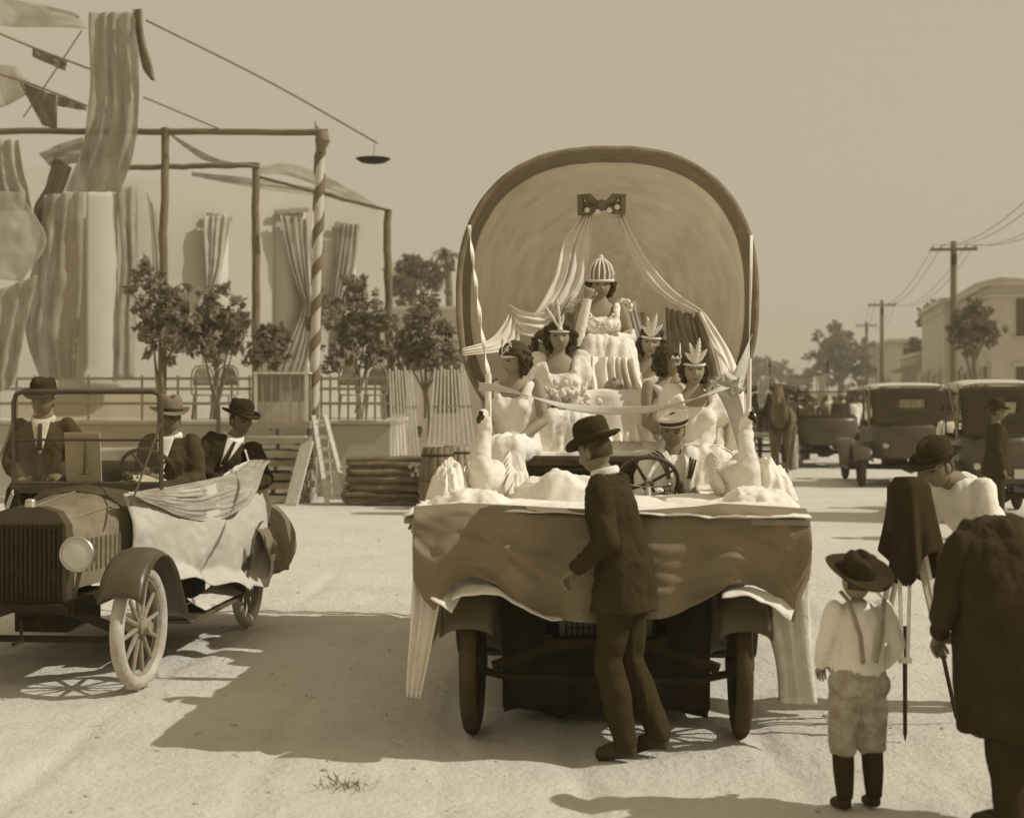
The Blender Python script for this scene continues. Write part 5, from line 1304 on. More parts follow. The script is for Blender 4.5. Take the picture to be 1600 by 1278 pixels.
def pennant(label, quad, d, m, sd): banner(label, [(quad[0][0], quad[0][1], d), (quad[3][0], quad[3][1], d)], [(quad[1][0], quad[1][1], d), (quad[2][0], quad[2][1], d)], m, sd, 2, .04, .03, 'pennant', 'flag', 14, 12)
pennant('small dark pennant on the upper wire', [(52, 76), (106, 96), (103, 112), (52, 90)], 25.8, M_bannd, 1.0)
pennant('large dark flag hanging above the left beam', [(30, 128), (90, 150), (90, 203), (66, 196)], 25.8, M_bannd, 2.0)
pennant('narrow dark flag beside the large dark flag', [(90, 150), (136, 164), (136, 174), (90, 166)], 25.8, M_bannd, 3.0)
pennant('broad pale flag on the upper wire at the frame edge', [(-40, 95), (30, 105), (60, 140), (-40, 190)], 26.2, M_gauze, 4.0)
pennant('pale flag corner high above the bandstand', [(-60, -20), (120, 20), (138, 45), (-60, 40)], 26.5, M_gauze, 5.0)
def wire(label, pts, r=.018, sag=0): 
    q = MB(); q.tube(cat([P(*a) for a in pts], 24), r, 6); tag(q.build('guy_wire', M_rope, None), label, 'wire')
wire('thin guy wire from the top of the frame out over the road', [(228, 32, 25.5), (420, 128, 26.5), (590, 224, 28)])
wire('short wire from the long banner down to the top beam', [(224, 152, 25.5), (350, 205, 26)], .015)
wire('upper wire carrying the small dark pennant', [(-20, 45, 25.8), (60, 78, 25.8), (140, 108, 25.6)], .02)
wire('wire carrying the large dark flag', [(-20, 110, 25.8), (60, 136, 25.8), (136, 166, 25.6)], .02)
wire('pale cord running down across the dark flags', [(128, 48, 25.5), (80, 120, 25.5), (36, 184, 25.5)], .012)
# awning gauze between beams
def awn(label, L, R, sd, m): banner(label, L, R, m, sd, 2, .05, .06, 'awning', 'awning', 30, 24)
awn('sheer awning strip sagging between the two beams', [(266, 212, 26.2), (296, 236, 27.5), (330, 254, 29), (402, 258, 30)], [(270, 211, 26.2), (306, 232, 27.5), (345, 250, 29), (408, 262, 30)], 1.1, M_drape)
awn('sheer awning edge falling from beam to rough pole', [(300, 270, 30), (400, 280, 30.2), (500, 296, 31), (592, 324, 32)], [(300, 276, 30), (400, 294, 30.2), (500, 308, 31), (590, 330, 32)], 2.1, M_gauze)
awn('thin upper awning sheet over the striped pole', [(405, 262, 29), (450, 256, 29), (510, 276, 29.5), (585, 318, 31)], [(402, 272, 29.6), (445, 274, 29.6), (500, 292, 30), (590, 326, 31.5)], 3.3, M_gauze)
# little shade lamp hanging in the sky next to the frame
b = MB(); o = P(583, 251, 27); b.lathe([(.001, .02), (.30, .035), (.31, .03), (.22, -.03), (.16, -.045), (.001, -.045)], 24, Matrix.Translation(o)); 
lp = tag(b.build('street_lamp_shade', M_soot, None), 'flat dark lamp shade hung from the guy wire', 'lamp')
b = MB(); b.tube([o + V((0, 0, .02)), P(586, 222, 27.9)], .008, 6); b.build('cord', M_rope, lp)

# young orange trees
def leaf_mesh(blobs, n, size, rnd, b=None, dens=1.0):
    b = b or MB(); tot = sum(r ** 1.8 for _, r in blobs)
    for c, r in blobs:
        for _ in range(int(n * r ** 1.8 / tot)):
            while True:
                p = V((rnd.uniform(-1, 1), rnd.uniform(-1, 1), rnd.uniform(-1, 1)))
                if .25 < p.length < 1: break
            if nz(p * 1.0 + V(c), 2.6) < -.22: continue
            p = V(c) + p * r; a = V((rnd.gauss(0, 1), rnd.gauss(0, 1), rnd.gauss(0, .7))).normalized(); t = a.cross(V((rnd.gauss(0, 1), rnd.gauss(0, 1), rnd.gauss(0, 1)))).normalized(); s = size * rnd.uniform(.4, 1.6)
            b.add([p - a * s, p + t * s * .42 + a * s * .1, p + a * s, p - t * s * .42 + a * s * .1], [(0, 1, 2, 3)])
    return b
def tree(name, label, px, d, base_z, blobs_px, n, leaf, trunk_r, group=None, m=None, seed=1, mult=1.0):
    rnd = random.Random(seed); o = V((P(px, 600, d).x, d, base_z)); r = thing(name, label, 'tree', o, 0, group); k = d / F
    bl = [(P(x, y, d) - o + V((0, rnd.uniform(-.3, .3) * rr * k, 0)), rr * k * 1.15) for x, y, rr in blobs_px]
    cz = sum(c.z for c, _ in bl) / len(bl); cx = sum(c.x for c, _ in bl) / len(bl)
    b = MB(); top = V((cx * .6, 0, cz * .75)); b.tube(cat([V((0, 0, 0)), V((.04 * cz, .0, cz * .4)), top], 8), [trunk_r * (1 - .07 * i) for i in range(8)], 10)
    for c, rr in bl:
        s = V((0, 0, 0)).lerp(top, .6 + .35 * rnd.random()); b.tube(cat([s, s.lerp(c, .5) + V((0, 0, .05 * rr)), c], 6), [trunk_r * .5 * (1 - .14 * i) for i in range(6)], 7)
        for _ in range(4):
            e = c + V((rnd.uniform(-1, 1), rnd.uniform(-1, 1), rnd.uniform(-.6, 1))) * rr * .8; b.tube([c, e], [trunk_r * .18, trunk_r * .05], 5)
    b.build('trunk', M_wood, r)
    bl2 = []
    for c, rr in bl:
        bl2.append((c, rr * .62))
        for _ in range(16): v = V((rnd.gauss(0, 1), rnd.gauss(0, 1), rnd.gauss(0, 1))).normalized(); bl2.append((c + v * rr * rnd.uniform(.6, 1.45), rr * rnd.uniform(.14, .38)))
    leaf_mesh(bl2, n, leaf, rnd).build('crown', m or M_leaf, r, smooth=False)
    return r
tree('orange_tree', 'young leafy tree against the first rough pole of the bandstand', 246, 25.3, 0, [(232, 425, 18), (250, 460, 30), (262, 505, 40), (236, 520, 26), (285, 530, 28)], 3200, .07, .05, seed=3)
tree('orange_tree', 'young leafy tree spreading between the two rough poles', 330, 25.6, 0, [(310, 510, 26), (335, 500, 36), (365, 495, 24), (345, 530, 30), (370, 530, 18)], 2900, .07, .05, seed=4)
tree('orange_tree', 'small leafy tree beside the wooden display case', 425, 26.0, 0, [(418, 530, 20), (432, 545, 18), (405, 555, 16)], 1100, .065, .04, seed=5)
tree('orange_tree', 'leafy tree with pointed top right of the striped pole', 552, 28.5, 0, [(555, 445, 14), (550, 475, 28), (545, 515, 38), (572, 520, 34), (530, 545, 22), (590, 495, 20), (590, 545, 20)], 4000, .07, .05, seed=6)
tree('orange_tree', 'leafy tree above the leaning plank fans', 662, 29.5, 0, [(668, 480, 14), (665, 510, 28), (650, 540, 32), (685, 545, 30), (705, 555, 18), (628, 550, 22)], 3500, .07, .05, seed=7)

# wooden display case, stacked lumber, trestles
k_ = thing('display_case', 'wooden slatted display case with pale lower panel on the lumber stack', 'case', (P(442, 660, 25.6).x, 25.6, 1.24), 0)
wv = 42 * 25.6 / F
for sx in (-1, 1):
    for dy in (-.22, .22):
        b = MB(); b.box((sx * (wv - .03), dy, .45), (.05, .05, .90)); b.build('corner_post', M_plank if dy < 0 else M_plankd, k_)
b = MB(); b.box((0, 0, .04), (2 * wv + .08, .52, .12)); b.build('base', M_plankd, k_)
b = MB(); b.box((0, 0, .90), (2 * wv + .02, .50, .03)); b.build('lid', M_plank, k_)
b = MB(); b.box((0, -.05, .26), (2 * wv - .08, .03, .32)); b.build('lower_panel', M_stucco, k_)
b = MB(); b.box((0, .18, .5), (2 * wv - .08, .02, .75)); b.build('back_panel', M_drape, k_)
sl_ = MB(); sl_.box((0, 0, 0), (.022, .022, .80)); slm = sl_.mesh('slat', M_plankd)
for k in range(5): inst('slat', slm, k_, Matrix.Translation((-wv + .14 + k * (2 * wv - .28) / 4, -.215, .50)))
ls = thing('lumber_stack', 'stack of dark and pale boards under the display case', 'lumber', (P(432, 770, 25.4).x, 25.4, 0), 0)
rl = random.Random(9); z = .0
for lv in range(6):
    for c_ in range(3):
        h = .10 + .04 * rl.random(); Lb = rl.uniform(.95, 1.15); mm = rl.choice([M_plankd, M_plankd, M_plank, M_draped])
        b = MB(); b.box((rl.uniform(-.08, .08), -.25 + c_ * .28, z + .075), (Lb, .24, h)); b.build('board', mm, ls, bevel=.006)
    z += .15
    if lv % 2 == 0:
        for sx in (-1, 1): b = MB(); b.box((sx * .36, 0, z + .035), (.12, .8, .07)); b.build('bearer', M_plankd, ls)
        z += .07
bd = thing('plank', 'pale broad board leaning against the lumber stack', 'plank', (P(455, 785, 24.6).x, 24.6, 0), 0)
b = MB(); b.bar((0, 0, .02), (.20, .45, 1.02), .22, .04); b.build('board', M_plank, bd)
# ladder
ld = thing('ladder', 'pale wooden step ladder leaning by the striped pole', 'ladder', (P(522, 788, 24.8).x, 24.8, 0), 0)
a0 = P(512, 789, 24.8) - ld.location; a1 = P(490, 650, 25.7) - ld.location; c0 = P(544, 789, 24.8) - ld.location; c1 = P(508, 650, 25.7) - ld.location
for a, c in ((a0, a1), (c0, c1)): b = MB(); b.bar(a, c, .07, .05); b.build('rail', M_plank, ld)
for k in range(7): t_ = (k + .6) / 7.4; b = MB(); b.bar(a0.lerp(a1, t_), c0.lerp(c1, t_), .035, .06); b.build('rung', M_plank, ld)
for a, c in ((a1, P(494, 786, 26.1) - ld.location), (c1, P(518, 780, 26.1) - ld.location)): b = MB(); b.bar(a, c, .045, .035); b.build('back_leg', M_plank, ld)
b = MB(); b.bar(P(494, 770, 25.9) - ld.location, a0.lerp(a1, .35), .04, .03); b.build('stay', M_plank, ld)
# firewood
fw = thing('firewood_pile', 'low pile of dark firewood logs by the ladder', 'firewood', (P(607, 782, 25.0).x, 25.0, 0), 0)
rl = random.Random(21)
lg = []
for v_ in range(4):
    b = MB(); L_ = 1.12 + .06 * v_; r_ = .030 + .007 * v_
    b.tube([V((-L_ / 2, 0, 0)), V((-L_ / 4, .01, .012)), V((0, -.01, -.008)), V((L_ / 4, .012, .006)), V((L_ / 2, 0, 0))], [r_, r_ * 1.1, r_, r_ * 1.05, r_ * .9], 9)
    for i, f_ in enumerate(b.f):
        if len(f_) > 4: b.m[i] = 1
    lg.append(b.mesh('log', [M_log, M_logend]))
for row in range(12):
    for c_ in range(9 - row // 3):
        inst('log', rl.choice(lg), fw, Matrix.Translation((rl.uniform(-.10, .10), -.36 + c_ * .088 + (row % 2) * .044 + rl.uniform(-.01, .01), .036 + row * .064)) @ Matrix.Rotation(rl.uniform(-.07, .07), 4, 'Z') @ Matrix.Rotation(rl.uniform(-.03, .03) + (PI if rl.random() < .5 else 0), 4, 'Y'))
for row in range(10):
    for c_ in range(4):
        inst('log', rl.choice(lg), fw, Matrix.Translation((.52 + rl.uniform(-.04, .04) + c_ * .075, -.1 + rl.uniform(-.05, .05), .036 + row * .068)) @ Matrix.Rotation(PI / 2 + rl.uniform(-.25, .25), 4, 'Z') @ Matrix.Scale(.8, 4))
# leaning plank fans
def fan(label, px0, px1, ptop, pbot, tx0, tx1, n, d, lean, wd, m):
    t = thing('plank_bundle', label, 'planks', (P((px0 + px1) / 2, pbot, d).x, d, 0), 0)
    for k in range(n):
        f_ = k / (n - 1); bt = P(lerp(px0, px1, f_), pbot, d); bt.z = max(.03, bt.z); tp = P(lerp(tx0, tx1, f_), ptop + 4 * math.sin(k * 2.2), d + lean); b = MB(); b.bar(bt - t.location + V((0, .006 * (k % 2), 0)), tp - t.location + V((0, .01 * (k % 3), 0)), wd, .03, up=V((1, 0, 0))); 
        o = b.build('plank', m, t)
    b = MB(); zz = P(0, ptop + 60, d).z; b.bar((P(lerp(px0, tx0, .6), 0, d).x - t.location.x, lean * .6 + .05, zz), (P(lerp(px1, tx1, .6), 0, d).x - t.location.x, lean * .6 + .05, zz), .04, .05); b.build('support', M_plankd, t)
fan('tight bundle of pale planks leaning behind the firewood', 616, 660, 577, 772, 609, 642, 8, 26.4, .5, .055, M_plank)
fan('open fan of pale slats behind the swan', 664, 752, 576, 772, 680, 726, 10, 26.8, .6, .06, M_plank)
# chairs on the stage
def chair(label, px, d, z0, rz):
    c = thing('chair', label, 'chair', (P(px, 600, d).x, d, z0), rz, None)
    b = MB(); b.lathe([(.001, .43), (.20, .43), (.21, .445), (.20, .46), (.001, .46)], 20); b.build('seat', M_plankd, c)
    for sx in (-1, 1):
        for sy in (-1, 1): b = MB(); b.tube([(sx * .15, sy * .15, .44), (sx * .19, sy * .19, 0)], .018, 7); b.build('leg', M_plankd, c)
    b = MB(); b.tube(cat([V((-.19, .17, .44)), V((-.20, .20, .75)), V((-.14, .22, .94)), V((0, .23, .99)), V((.14, .22, .94)), V((.20, .20, .75)), V((.19, .17, .44))], 26), .018, 7); b.build('back_hoop', M_plankd, c)
    b = MB(); b.grid(lambda u, v: V((lerp(-.17, .17, u) * math.sqrt(max(.02, 1 - (v * .92) ** 2)), .215, .62 + .34 * v)), 9, 8); b.build('splat', M_plankd, c, solid=.015)
chair('bentwood chair on the stage next to the striped pole', 546, 28.0, 1.325, .1); chair('bentwood chair on the stage nearest the last rough pole', 585, 28.0, 1.325, -.1)
chair('bentwood chair on the stage behind the bow-tied man', 318, 28.0, 1.325, .3); chair('bentwood chair on the stage behind the leaning man', 350, 28.0, 1.325, -.2)
# barrels by the planks
for i, (px, lab) in enumerate(((684, 'dark wooden barrel lying left of the swan'), (716, 'smaller barrel beside the swan neck'))):
    o = V((P(px, 700, 23 + i).x, 23 + i, 0)); br = thing('barrel', lab, 'barrel', o, .4 * i)
    b = MB()
    for k in range(14):
        a = 2 * PI * k / 14
        b2 = MB(); b2.grid(lambda u, v: V(((.21 + .06 * math.sin(PI * v)) * math.cos(a + (u - .5) * .43), (.21 + .06 * math.sin(PI * v)) * math.sin(a + (u - .5) * .43), 1.0 * v)), 3, 8); b2.build('stave', M_log if i == 0 else M_plankd, br, solid=.02)
    for z in (.12, .5, .88): b = MB(); b.lathe([(.225 + .05 * math.sin(PI * z), z - .02), (.228 + .05 * math.sin(PI * z), z + .02)], 24); b.build('hoop', M_soot, br, solid=.004)
    b = MB(); b.lathe([(.001, .96), (.2, .96)], 20); b.build('lid', M_plankd, br)
# low white house, palms and trees behind
hs_ = thing('low_house', 'low white house with banded cornice behind the leaning planks', 'building', (P(680, 600, 52).x, 52, 0), 0)
b = MB(); b.box((.3, 3, 2.3), (5.2, 6, 4.6)); b.build('wall', M_stucco, hs_)
for z, h, e_ in ((4.66, .12, .25), (4.1, .10, .12), (3.3, .08, .08)): b = MB(); b.box((.3, 3, z), (5.2 + e_, 6 + e_, h)); b.build('cornice', M_stucco2, hs_)
b = MB(); b.box((.3, .0, 3.75), (5.25, .06, .5)); b.build('frieze', M_stucco2, hs_)
for x in (-1.4, .4, 2.0): b = MB(); b.box((x, -.03, 1.9), (.8, .06, 1.6)); wn = b.build('window', M_dark, hs_); b = MB(); b.box((x, -.06, 1.05), (1.0, .12, .08)); b.build('sill', M_stucco2, wn)
tree('broad_tree', 'dense dark tree behind the low white house', 650, 75, 0, [(640, 430, 22), (660, 425, 18), (680, 440, 20), (625, 440, 18), (650, 448, 26)], 2600, .16, .2, m=M_leaf2, seed=12)
def palm(label, px, py, d, R, seed):
    r = thing('palm_tree', label, 'palm', (P(px, 600, d).x, d, 0), 0); top = P(px, py, d).z; rnd = random.Random(seed)
    b = MB(); b.tube(cat([V((0, 0, 0)), V((.15, 0, top * .5)), V((0, 0, top))], 10), [.28, .24, .22, .21, .2, .2, .19, .19, .18, .18], 9); b.build('trunk', M_wood, r)
    fm = MB()
    def fr(u, v): return V(((u - .5) * .34 * math.sin(PI * (.1 + .85 * v)) * (1 + .5 * math.sin(v * 60)), v * 1.0, .35 * math.sin(v * 2.2) - .55 * v * v - abs(u - .5) * .15))
    fm.grid(fr, 5, 24); me = fm.mesh('frond', M_leaf2)
    for k in range(18): inst('frond', me, r, Matrix.Translation((0, 0, top)) @ Matrix.Rotation(2 * PI * k / 18 + rnd.uniform(-.2, .2), 4, 'Z') @ Matrix.Rotation(rnd.uniform(-.35, .75), 4, 'X') @ Matrix.Scale(R, 4))
palm('slender palm beside the shell, behind the low white house', 699, 402, 78, .9, 1); palm('palm rising out of the dense dark tree', 640, 415, 80, .9, 2)
# weed tuft in the road
wd_ = MB(); rnd = random.Random(4); o = G(535, 1232)
for k in range(60):
    p = o + V((rnd.gauss(0, .06), rnd.gauss(0, .05), 0)); a = V((rnd.gauss(0, .5), rnd.gauss(0, .4), 1)).normalized(); L_ = rnd.uniform(.02, .08); t_ = V((1, 0, 0)) * .002
    wd_.add([p - t_, p + t_, p + a * L_ * .6 + t_ * .6, p + a * L_ + V((a.x, a.y, -.3)) * L_ * .25], [(0, 1, 2, 3)])
tag(wd_.build('weed', M_grass, None, smooth=False), 'dry weed tuft growing in the bare road before the float', 'weed')

# ------------------------------------------------------------------ street on the right
SDIR = V((.18, 1, 0)).normalized(); SAN = -math.atan2(.18, 1)
car2 = motor_car('parked_car', 'dark touring car with raised top seen from behind, roof pale with dust', V((P(1405, 700, 28.2).x, 28.0, 0)), PI - .10, 'cars in the parade street', windscreen=True, top=True, pale=False, lamps=False, lite=True, topm=mat('dusty_top', .40, .9, .15))
# turn the nose away: the rear faces the camera (rotation above), so shift so that the rear stands at 28 m
car2.location = (P(1411, 700, 30.0).x + .30, 32.2, 0); car2.scale = (1.32, 1.05, 1.0)
car3 = motor_car('parked_car', 'open dark car ahead of the raised-top car, hood folded', (P(1312, 700, 37).x, 39.5, 0), PI - .12, 'cars in the parade street', windscreen=True, top=False, pale=False, lamps=False, lite=True)
car3.scale = (1.25, 1, 1)
car4 = motor_car('parked_car', 'car with long pale roof by the roadside crowd', (7.15, 24.0, 0), PI - .12, 'cars in the parade street', windscreen=True, top=True, pale=False, lamps=False, lite=True, topm=mat('pale_canvas_top', .5, .9, .1))
car5 = motor_car('parked_car', 'small far car with raised top down the parade street', (P(1342, 600, 62).x, 62, 0), PI - .15, 'cars in the parade street', windscreen=True, top=True, pale=False, lamps=False, lite=True, topm=MATS['dusty_top'])

motor_car('parked_car', 'far open car in the crowd behind the cart wheel', (P(1262, 600, 52).x, 52, 0), PI - .15, 'cars in the parade street', top=False, pale=False, lamps=False, lite=True)
motor_car('parked_car', 'far car with dark raised top among the crowd', (P(1236, 600, 60).x, 60, 0), PI - .15, 'cars in the parade street', top=True, pale=False, lamps=False, lite=True)
# horse buggy
bg_ = thing('horse_cart', 'horse cart with spoked wheels and dark hood beside the float', 'cart', (P(1205, 700, 37).x, 37, 0), -.25)
for x, y, R in ((-.62, -.6, .42), (.62, -.6, .42), (-.65, .8, .52), (.65, .8, .52)): wheel(bg_, x, y, R, True, 12)
b = MB(); b.box((0, .1, .80), (1.05, 1.9, .10)); b.box((0, .5, 1.05), (1.05, .7, .35)); b.box((0, .82, 1.35), (1.05, .08, .5)); b.build('cart_body', M_plankd, bg_, bevel=.02)
for y_, z_ in ((-.6, .42), (.8, .52)): b = MB(); b.tube([(-.62, y_, z_), (.62, y_, z_)], .03, 8); b.build('axle', M_soot, bg_)
b = MB(); b.grid(lambda u, v: V((lerp(-.62, .62, u), lerp(-.2, .95, v), 2.02 - .10 * (2 * u - 1) ** 2 - .12 * (2 * v - 1) ** 2)), 12, 12); hd_ = b.build('hood', M_leather, bg_, solid=.03)
for x in (-.56, .56):
    for y in (-.1, .85): b = MB(); b.tube([(x, y, 1.1), (x, y, 1.86)], .018, 6); b.build('hood_post', M_soot, hd_)
for sx in (-1, 1): b = MB(); b.tube([(sx * .3, -.7, .6), (sx * .34, -1.6, .85), (sx * .3, -2.6, 1.0)], .025, 7); b.build('shaft', M_plankd, bg_)
# the horse
hr = thing('horse', 'dark harnessed horse in front of the spoked cart', 'horse', bg_.matrix_basis @ V((0, -2.0, 0)) if False else (P(1222, 700, 34.6).x, 34.6, 0), -.25)
b = MB(); b.tube([(0, .75, 1.18), (0, .45, 1.22), (0, 0, 1.14), (0, -.45, 1.18), (0, -.70, 1.22)], [.20, .30, .29, .30, .20], 14)
b.tube([(0, -.62, 1.28), (0, -.85, 1.55), (0, -1.02, 1.82)], [.22, .16, .12], 12); b.tube([(0, -.98, 1.86), (0, -1.2, 1.72), (0, -1.38, 1.55)], [.12, .10, .065], 12)
for sx in (-1, 1):
    b.tube([(sx * .15, -.50, 1.05), (sx * .16, -.52, .62), (sx * .15, -.50, .30), (sx * .15, -.53, .10), (sx * .15, -.58, .04)], [.12, .075, .048, .045, .06], 10)
    b.tube([(sx * .16, .52, 1.05), (sx * .17, .45, .72), (sx * .16, .68, .46), (sx * .16, .62, .14), (sx * .16, .57, .04)], [.17, .11, .055, .045, .06], 10)
    b.tube([(sx * .05, -.98, 1.92), (sx * .07, -.99, 2.05)], [.04, .01], 6)
lump('body', b, M_horse, hr, .03, 4)
b = MB(); b.tube([(0, .92, 1.25), (0, 1.05, 1.0), (0, 1.02, .6)], [.04, .07, .03], 8); b.build('tail', M_hair, hr)
b = MB(); b.grid(lambda u, v: V(((u - .5) * .05, -.62 - v * .42 + .10 * (1 - abs(2 * u - 1)), 1.5 + v * .42)), 5, 12); b.build('mane', M_hair, hr, solid=.03)
b = MB(); b.tube([V((.22 * math.cos(a), -.66 + .05 * math.sin(a), 1.22 + .30 * math.sin(a))) for a in [2 * PI * k / 20 for k in range(20)]], .045, 8, close=True); b.build('collar', M_leather, hr)

# flags
def flag(label, px, py, d, z0, h, m, sd):
    p = P(px, py, d); f_ = thing('flag', label, 'flag', (p.x, d, z0), 0, None)
    b = MB(); b.tube([(0, 0, 0), (0, 0, h + .25)], [.014, .010], 6); b.tube([(0, 0, h + .22), (0, 0, h + .42)], [.03, .004], 6); b.build('staff', M_soot, f_)
    q = sheet([V((0.01, 0, h)), V((-.06, 0, h - .4)), V((-.16, 0, h - .75))], [V((-.30, .05, h - .08)), V((-.30, 0, h - .45)), V((-.26, 0, h - .8))], 12, 16, .03, 2, .03, 5, sd); q.build('cloth', m, f_, ang=0, solid=.005)
flag('pale flag on spiked staff carried on the horse cart', 1203, 600, 36.6, .85, 1.35, M_gauze, 1.0)
flag('pale flag on staff rising over the open dark car', 1293, 590, 40.5, .6, 1.7, M_gauze, 2.0)
flag('small pale flag at the far car with raised top', 1369, 590, 58, .5, 1.9, M_gauze, 3.0)

# crowd: riders and bystanders, each a person
def cp(label, px, d, S, kind, hat, hm, tp, rz=PI, zoff=0.0, **k):
    p = P(px, 600, d)
    return person(label, (p.x, d, zoff), rz, S, kind, k.pop('J', None), k.pop('head', (0, 0, 0)), tp, 'long', None if kind == 'stand' else None, k.pop('coat', .35 if kind == 'stand' else 0), M_trouser, True, hat, hm, 'short', M_skin_shade, vox=.026, **k)
M_straw = mat('straw_hat', .45, .9, .15, 20, .3, 60)
cp('rider in dark coat and broad straw hat in the open dark car', 1314, 40.9, 1.0, 'sit', 'straw', M_straw, M_suit, zoff=.94)
cp('rider in white jacket beside the straw-hatted rider', 1333, 41.0, .96, 'sit', None, None, M_white, zoff=.94)
cp('driver on the horse cart in brown coat', 1190, 37.4, .95, 'sit', 'fedora', M_felt, M_suit2, rz=0, zoff=1.23)
cp('woman rider in pale blouse on the horse cart', 1208, 37.5, .9, 'sit', None, None, M_white, rz=0, zoff=1.23)
for i, (px, d, tp, hat, lab) in enumerate(((1238, 44, M_suit, 'fedora', 'man in dark suit watching behind the cart wheel'), (1252, 46, M_dress3, 'straw', 'bystander in grey with straw hat behind the cart'), (1263, 45, M_suit2, 'fedora', 'man in brown suit next to the grey bystander'),
        (1276, 48, M_white, None, 'bareheaded person in white blouse down the street'), (1284, 43, M_suit, 'bowler', 'man in bowler hat left of the open dark car'), (1304, 52, M_white, 'straw', 'person in white with straw hat past the open dark car'), (1246, 55, M_suit, 'wide', 'man in wide hat far behind the cart'), (1324, 56, M_suit2, 'fedora', 'man in brown far past the open dark car'))):
    cp(lab, px, d, .96 + .02 * (i % 3), 'stand', hat, M_straw if hat == 'straw' else M_felt, tp, rz=PI + i)
cp('man in dark suit and hat among the bystanders by the pale-roofed car', 1556, 19.0, 1.0, 'stand', 'fedora', M_felt, M_suit, rz=1.4)
cp('woman in white dress and dark hat beyond the pale-roofed car', 1483, 24.0, .95, 'stand', 'bowler', M_felt, M_white, rz=.6)
cp('child in pale shirt standing by the plank bundle', 655, 27.3, .72, 'stand', None, None, M_white, rz=.4)
more = ((1182, 42, M_suit, 'fedora', 'man in dark suit beside the shell edge down the street'), (1216, 47, M_white, 'straw', 'straw-hatted person in white beyond the horse'), (1228, 50, M_suit2, 'wide', 'broad-hatted man in brown beyond the horse'), (1258, 41, M_suit, 'bowler', 'bowler-hatted man between cart and open car'),
        (1270, 53, M_suit, 'straw', 'straw-hatted man in dark jacket down the street'), (1290, 60, M_white, None, 'far bareheaded person in white'), (1336, 50, M_suit, 'fedora', 'man in dark suit and hat past the riders'), (1350, 58, M_white, 'straw', 'far person in white by the small far car'))
for i, (px, d, tp, hat, lab) in enumerate(more): cp(lab, px, d, .95 + .03 * (i % 3), 'stand', hat, M_straw if hat == 'straw' else M_felt, tp, rz=i * 1.3)
# telegraph poles
def tpole(label, px, ptop, d):
    o = V((P(px, 600, d).x, d, 0)); t = thing('telegraph_pole', label, 'pole', o, SAN, 'telegraph poles along the street'); h = P(px, ptop, d).z
    b = MB(); b.tube([(0, 0, 0), (0, 0, h * .5), (0, 0, h)], [.17, .15, .12], 10); b.build('post', M_wood, t)
    b = MB(); b.box((0, -.12, h - .35), (1.9, .10, .12)); b.build('crossarm', M_beam, t)
    im = MB(); im.lathe([(.02, 0), (.05, .03), (.05, .10), (.03, .14), (.001, .15)], 10); me = im.mesh('insulator', M_nickel)
    for x in (-.85, -.5, .5, .85): inst('insulator', me, t, Matrix.Translation((x, -.12, h - .29)))
    b = MB(); b.tube([(0, -.16, h - 1.0), (0, -.16, h - .55)], .12, 10); b.build('bracket', M_soot, t)
tpole('tall telegraph pole with crossarm before the roadside buildings', 1490, 377, 64); tpole('middle telegraph pole of the street row', 1378, 469, 105); tpole('farthest telegraph pole beside the round tree', 1354, 503, 138)

pa, pb, pc = (V((P(px, 600, d).x, d, P(px, py, d).z)) for px, py, d in ((1490, 377, 64), (1378, 469, 105), (1354, 503, 138)))
p0 = pa + (pa - pb) * .9
for i, x in enumerate((-.85, -.5, .5, .85)):
    o_ = V((x, -.12, -.15)); q = MB()
    for a, c in ((p0, pa), (pa, pb), (pb, pc)): q.tube([a.lerp(c, t / 12) + o_ - V((0, 0, 1.1 * (1 - (t / 6 - 1) ** 2))) for t in range(13)], .012, 5)
    tag(q.build('telegraph_wire', M_rope, None), 'thin wire sagging along the telegraph poles', 'wire', 'wires on the telegraph poles')
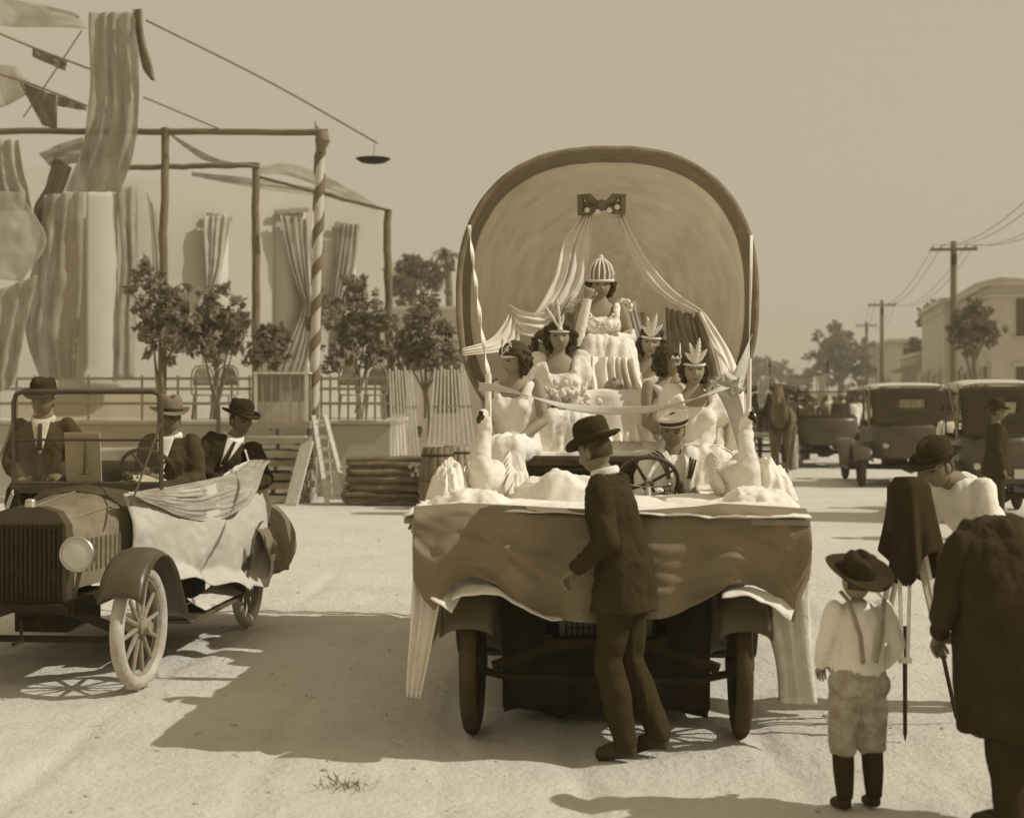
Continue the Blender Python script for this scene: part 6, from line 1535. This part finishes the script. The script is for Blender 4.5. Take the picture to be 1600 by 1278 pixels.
# buildings down the right-hand side
def street_house(label, px_near, d_near, d_far, h, m, nwin=4, roof=None, ends=3):
    "facade along the street, seen obliquely; the gable end faces the camera"
    o = V((P(px_near, 600, d_near).x, d_near, 0)); t = thing('house', label, 'building', o, SAN); L_ = (d_far - d_near) / math.cos(SAN); Wd = 9.0
    b = MB(); b.box((Wd / 2, L_ / 2, h / 2), (Wd, L_, h)); b.build('wall', m, t)
    b = MB(); b.box((Wd / 2, L_ / 2, h + .1), (Wd + .5, L_ + .5, .25)); b.box((Wd / 2, L_ / 2, h * .93), (Wd + .2, L_ + .2, .12)); b.build('cornice', M_stucco2, t)
    b = MB(); b.box((Wd / 2, L_ / 2, .25), (Wd + .12, L_ + .12, .5)); b.build('plinth', M_stucco2, t)
    for k in range(nwin):
        y = (k + .5) * L_ / nwin; door = k % 2 == 1; hh = 2.6 if door else 1.9; z = hh / 2 + (.1 if door else 1.0)
        b = MB(); b.box((-.03, y, z), (.08, 1.2, hh)); w_ = b.build('door' if door else 'window', M_dark, t)
        for yy in (-.66, .66): b = MB(); b.box((-.06, y + yy, z), (.14, .14, hh + .2)); b.build('frame', M_stucco, w_)
        b = MB(); b.box((-.08, y, z + hh / 2 + .12), (.2, 1.5, .16)); b.build('lintel', M_stucco2, w_)
    for k in range(ends):
        x = 1.5 + k * 2.6; b = MB(); b.box((x, -.03, 1.9), (1.0, .08, 2.0)); w_ = b.build('window', M_dark, t)
        b = MB(); b.box((x, -.08, .85), (1.3, .2, .1)); b.build('sill', M_stucco2, w_); b = MB(); b.box((x, -.06, 2.98), (1.3, .16, .14)); b.build('lintel', M_stucco2, w_)
        if h > 5.5: b = MB(); b.box((x, -.03, 5.0), (1.0, .08, 1.6)); w_ = b.build('window', M_dark, t); b = MB(); b.box((x, -.08, 4.15), (1.3, .2, .1)); b.build('sill', M_stucco2, w_)
    if roof:
        b = MB(); b.add([(-.7, -.5, h - .9), (-.7, L_ + .5, h - .9), (Wd * .5, L_ + .5, h + 1.0), (Wd * .5, -.5, h + 1.0), (Wd + .6, -.5, h - .6), (Wd + .6, L_ + .5, h - .6)], [(0, 1, 2, 3), (3, 2, 5, 4)]); b.build('roof', M_tile, t, solid=.2)
    return t
street_house('tall pale building at the corner of the parade street', 1550, 66, 79, 6.4, M_stucco, 5, ends=1)
t = street_house('grey arched-gable building behind the tall telegraph pole', 1476, 82, 96, 6.6, M_stucco2, 4)
b = MB(); pts = [(0, 6.6), (.6, 7.0), (1.6, 7.6), (2.8, 7.9), (4.0, 7.8), (5.0, 7.2), (5.4, 6.6)]
n = len(pts); b.add([(x, -.12, z) for x, z in pts] + [(x, .5, z) for x, z in pts], [tuple(range(n - 1, -1, -1)), tuple(range(n, 2 * n))] + [(i, (i + 1) % n, n + (i + 1) % n, n + i) for i in range(n)]); b.build('gable', M_stucco2, t, smooth=False)
street_house('low shed with sloping roof next to the arched building', 1436, 100, 116, 4.2, M_stucco, 4, True)
street_house('small white house with a pale sign board', 1392, 128, 142, 6.0, M_stucco, 4)
street_house('far grey house by the middle telegraph pole', 1366, 150, 180, 6.4, M_stucco2, 5)
sg = P(1421, 576, 118); b = MB(); b.box(sg, (1.9, .08, .75)); b.bar(sg - V((.7, 0, sg.z)), sg - V((.7, 0, .3)), .08, .08); b.bar(sg - V((-.7, 0, sg.z)), sg - V((-.7, 0, .3)), .08, .08); tag(b.build('sign_board', M_paper, None), 'blank pale sign board on posts down the street', 'sign')
tree('broad_tree', 'big round tree standing at the end of the street', 1310, 150, 0, [(1290, 555, 22), (1310, 540, 26), (1335, 550, 22), (1320, 575, 26), (1285, 578, 18), (1345, 578, 16)], 4200, .26, .35, m=M_leaf2, seed=31)
tree('broad_tree', 'dark tree above the low shed roof', 1458, 122, 0, [(1450, 500, 16), (1468, 490, 16), (1462, 515, 20), (1430, 540, 14), (1440, 555, 16)], 2400, .22, .3, m=M_leaf2, seed=32)
tree('broad_tree', 'leafy tree before the corner building and tall pole', 1520, 62, 0, [(1512, 500, 20), (1530, 488, 18), (1500, 520, 16), (1522, 525, 22), (1545, 515, 16)], 2600, .14, .16, m=M_leaf2, seed=35)
tree('broad_tree', 'pale distant grove right of the shell', 1195, 240, 0, [(1180, 580, 16), (1200, 576, 16), (1218, 584, 12), (1165, 586, 14)], 1800, .5, .4, m=M_leaf2, seed=33)
tree('broad_tree', 'distant tree between the round tree and the grove', 1245, 210, 0, [(1240, 594, 10), (1255, 592, 10)], 900, .4, .3, m=M_leaf2, seed=34)
flush_lumps()

# ------------------------------------------------------------------ dusty air
hz_ = MB(); hz_.box((0, 335, 4.8), (1420, 750, 11.6)); o = hz_.build('haze', None, None, smooth=False); tag(o, 'thin pale dust in the air over the whole street', 'haze', kind='stuff')
hm = bpy.data.materials.new('dusty_air'); hm.use_nodes = True; t = hm.node_tree; t.nodes.remove(t.nodes['Principled BSDF'])
pv = t.nodes.new('ShaderNodeVolumePrincipled'); pv.inputs['Color'].default_value = (1.0, .91, .72, 1); pv.inputs['Density'].default_value = .0016; pv.inputs['Anisotropy'].default_value = .2
t.links.new(pv.outputs[0], t.nodes['Material Output'].inputs['Volume']); o.data.materials.clear(); o.data.materials.append(hm)
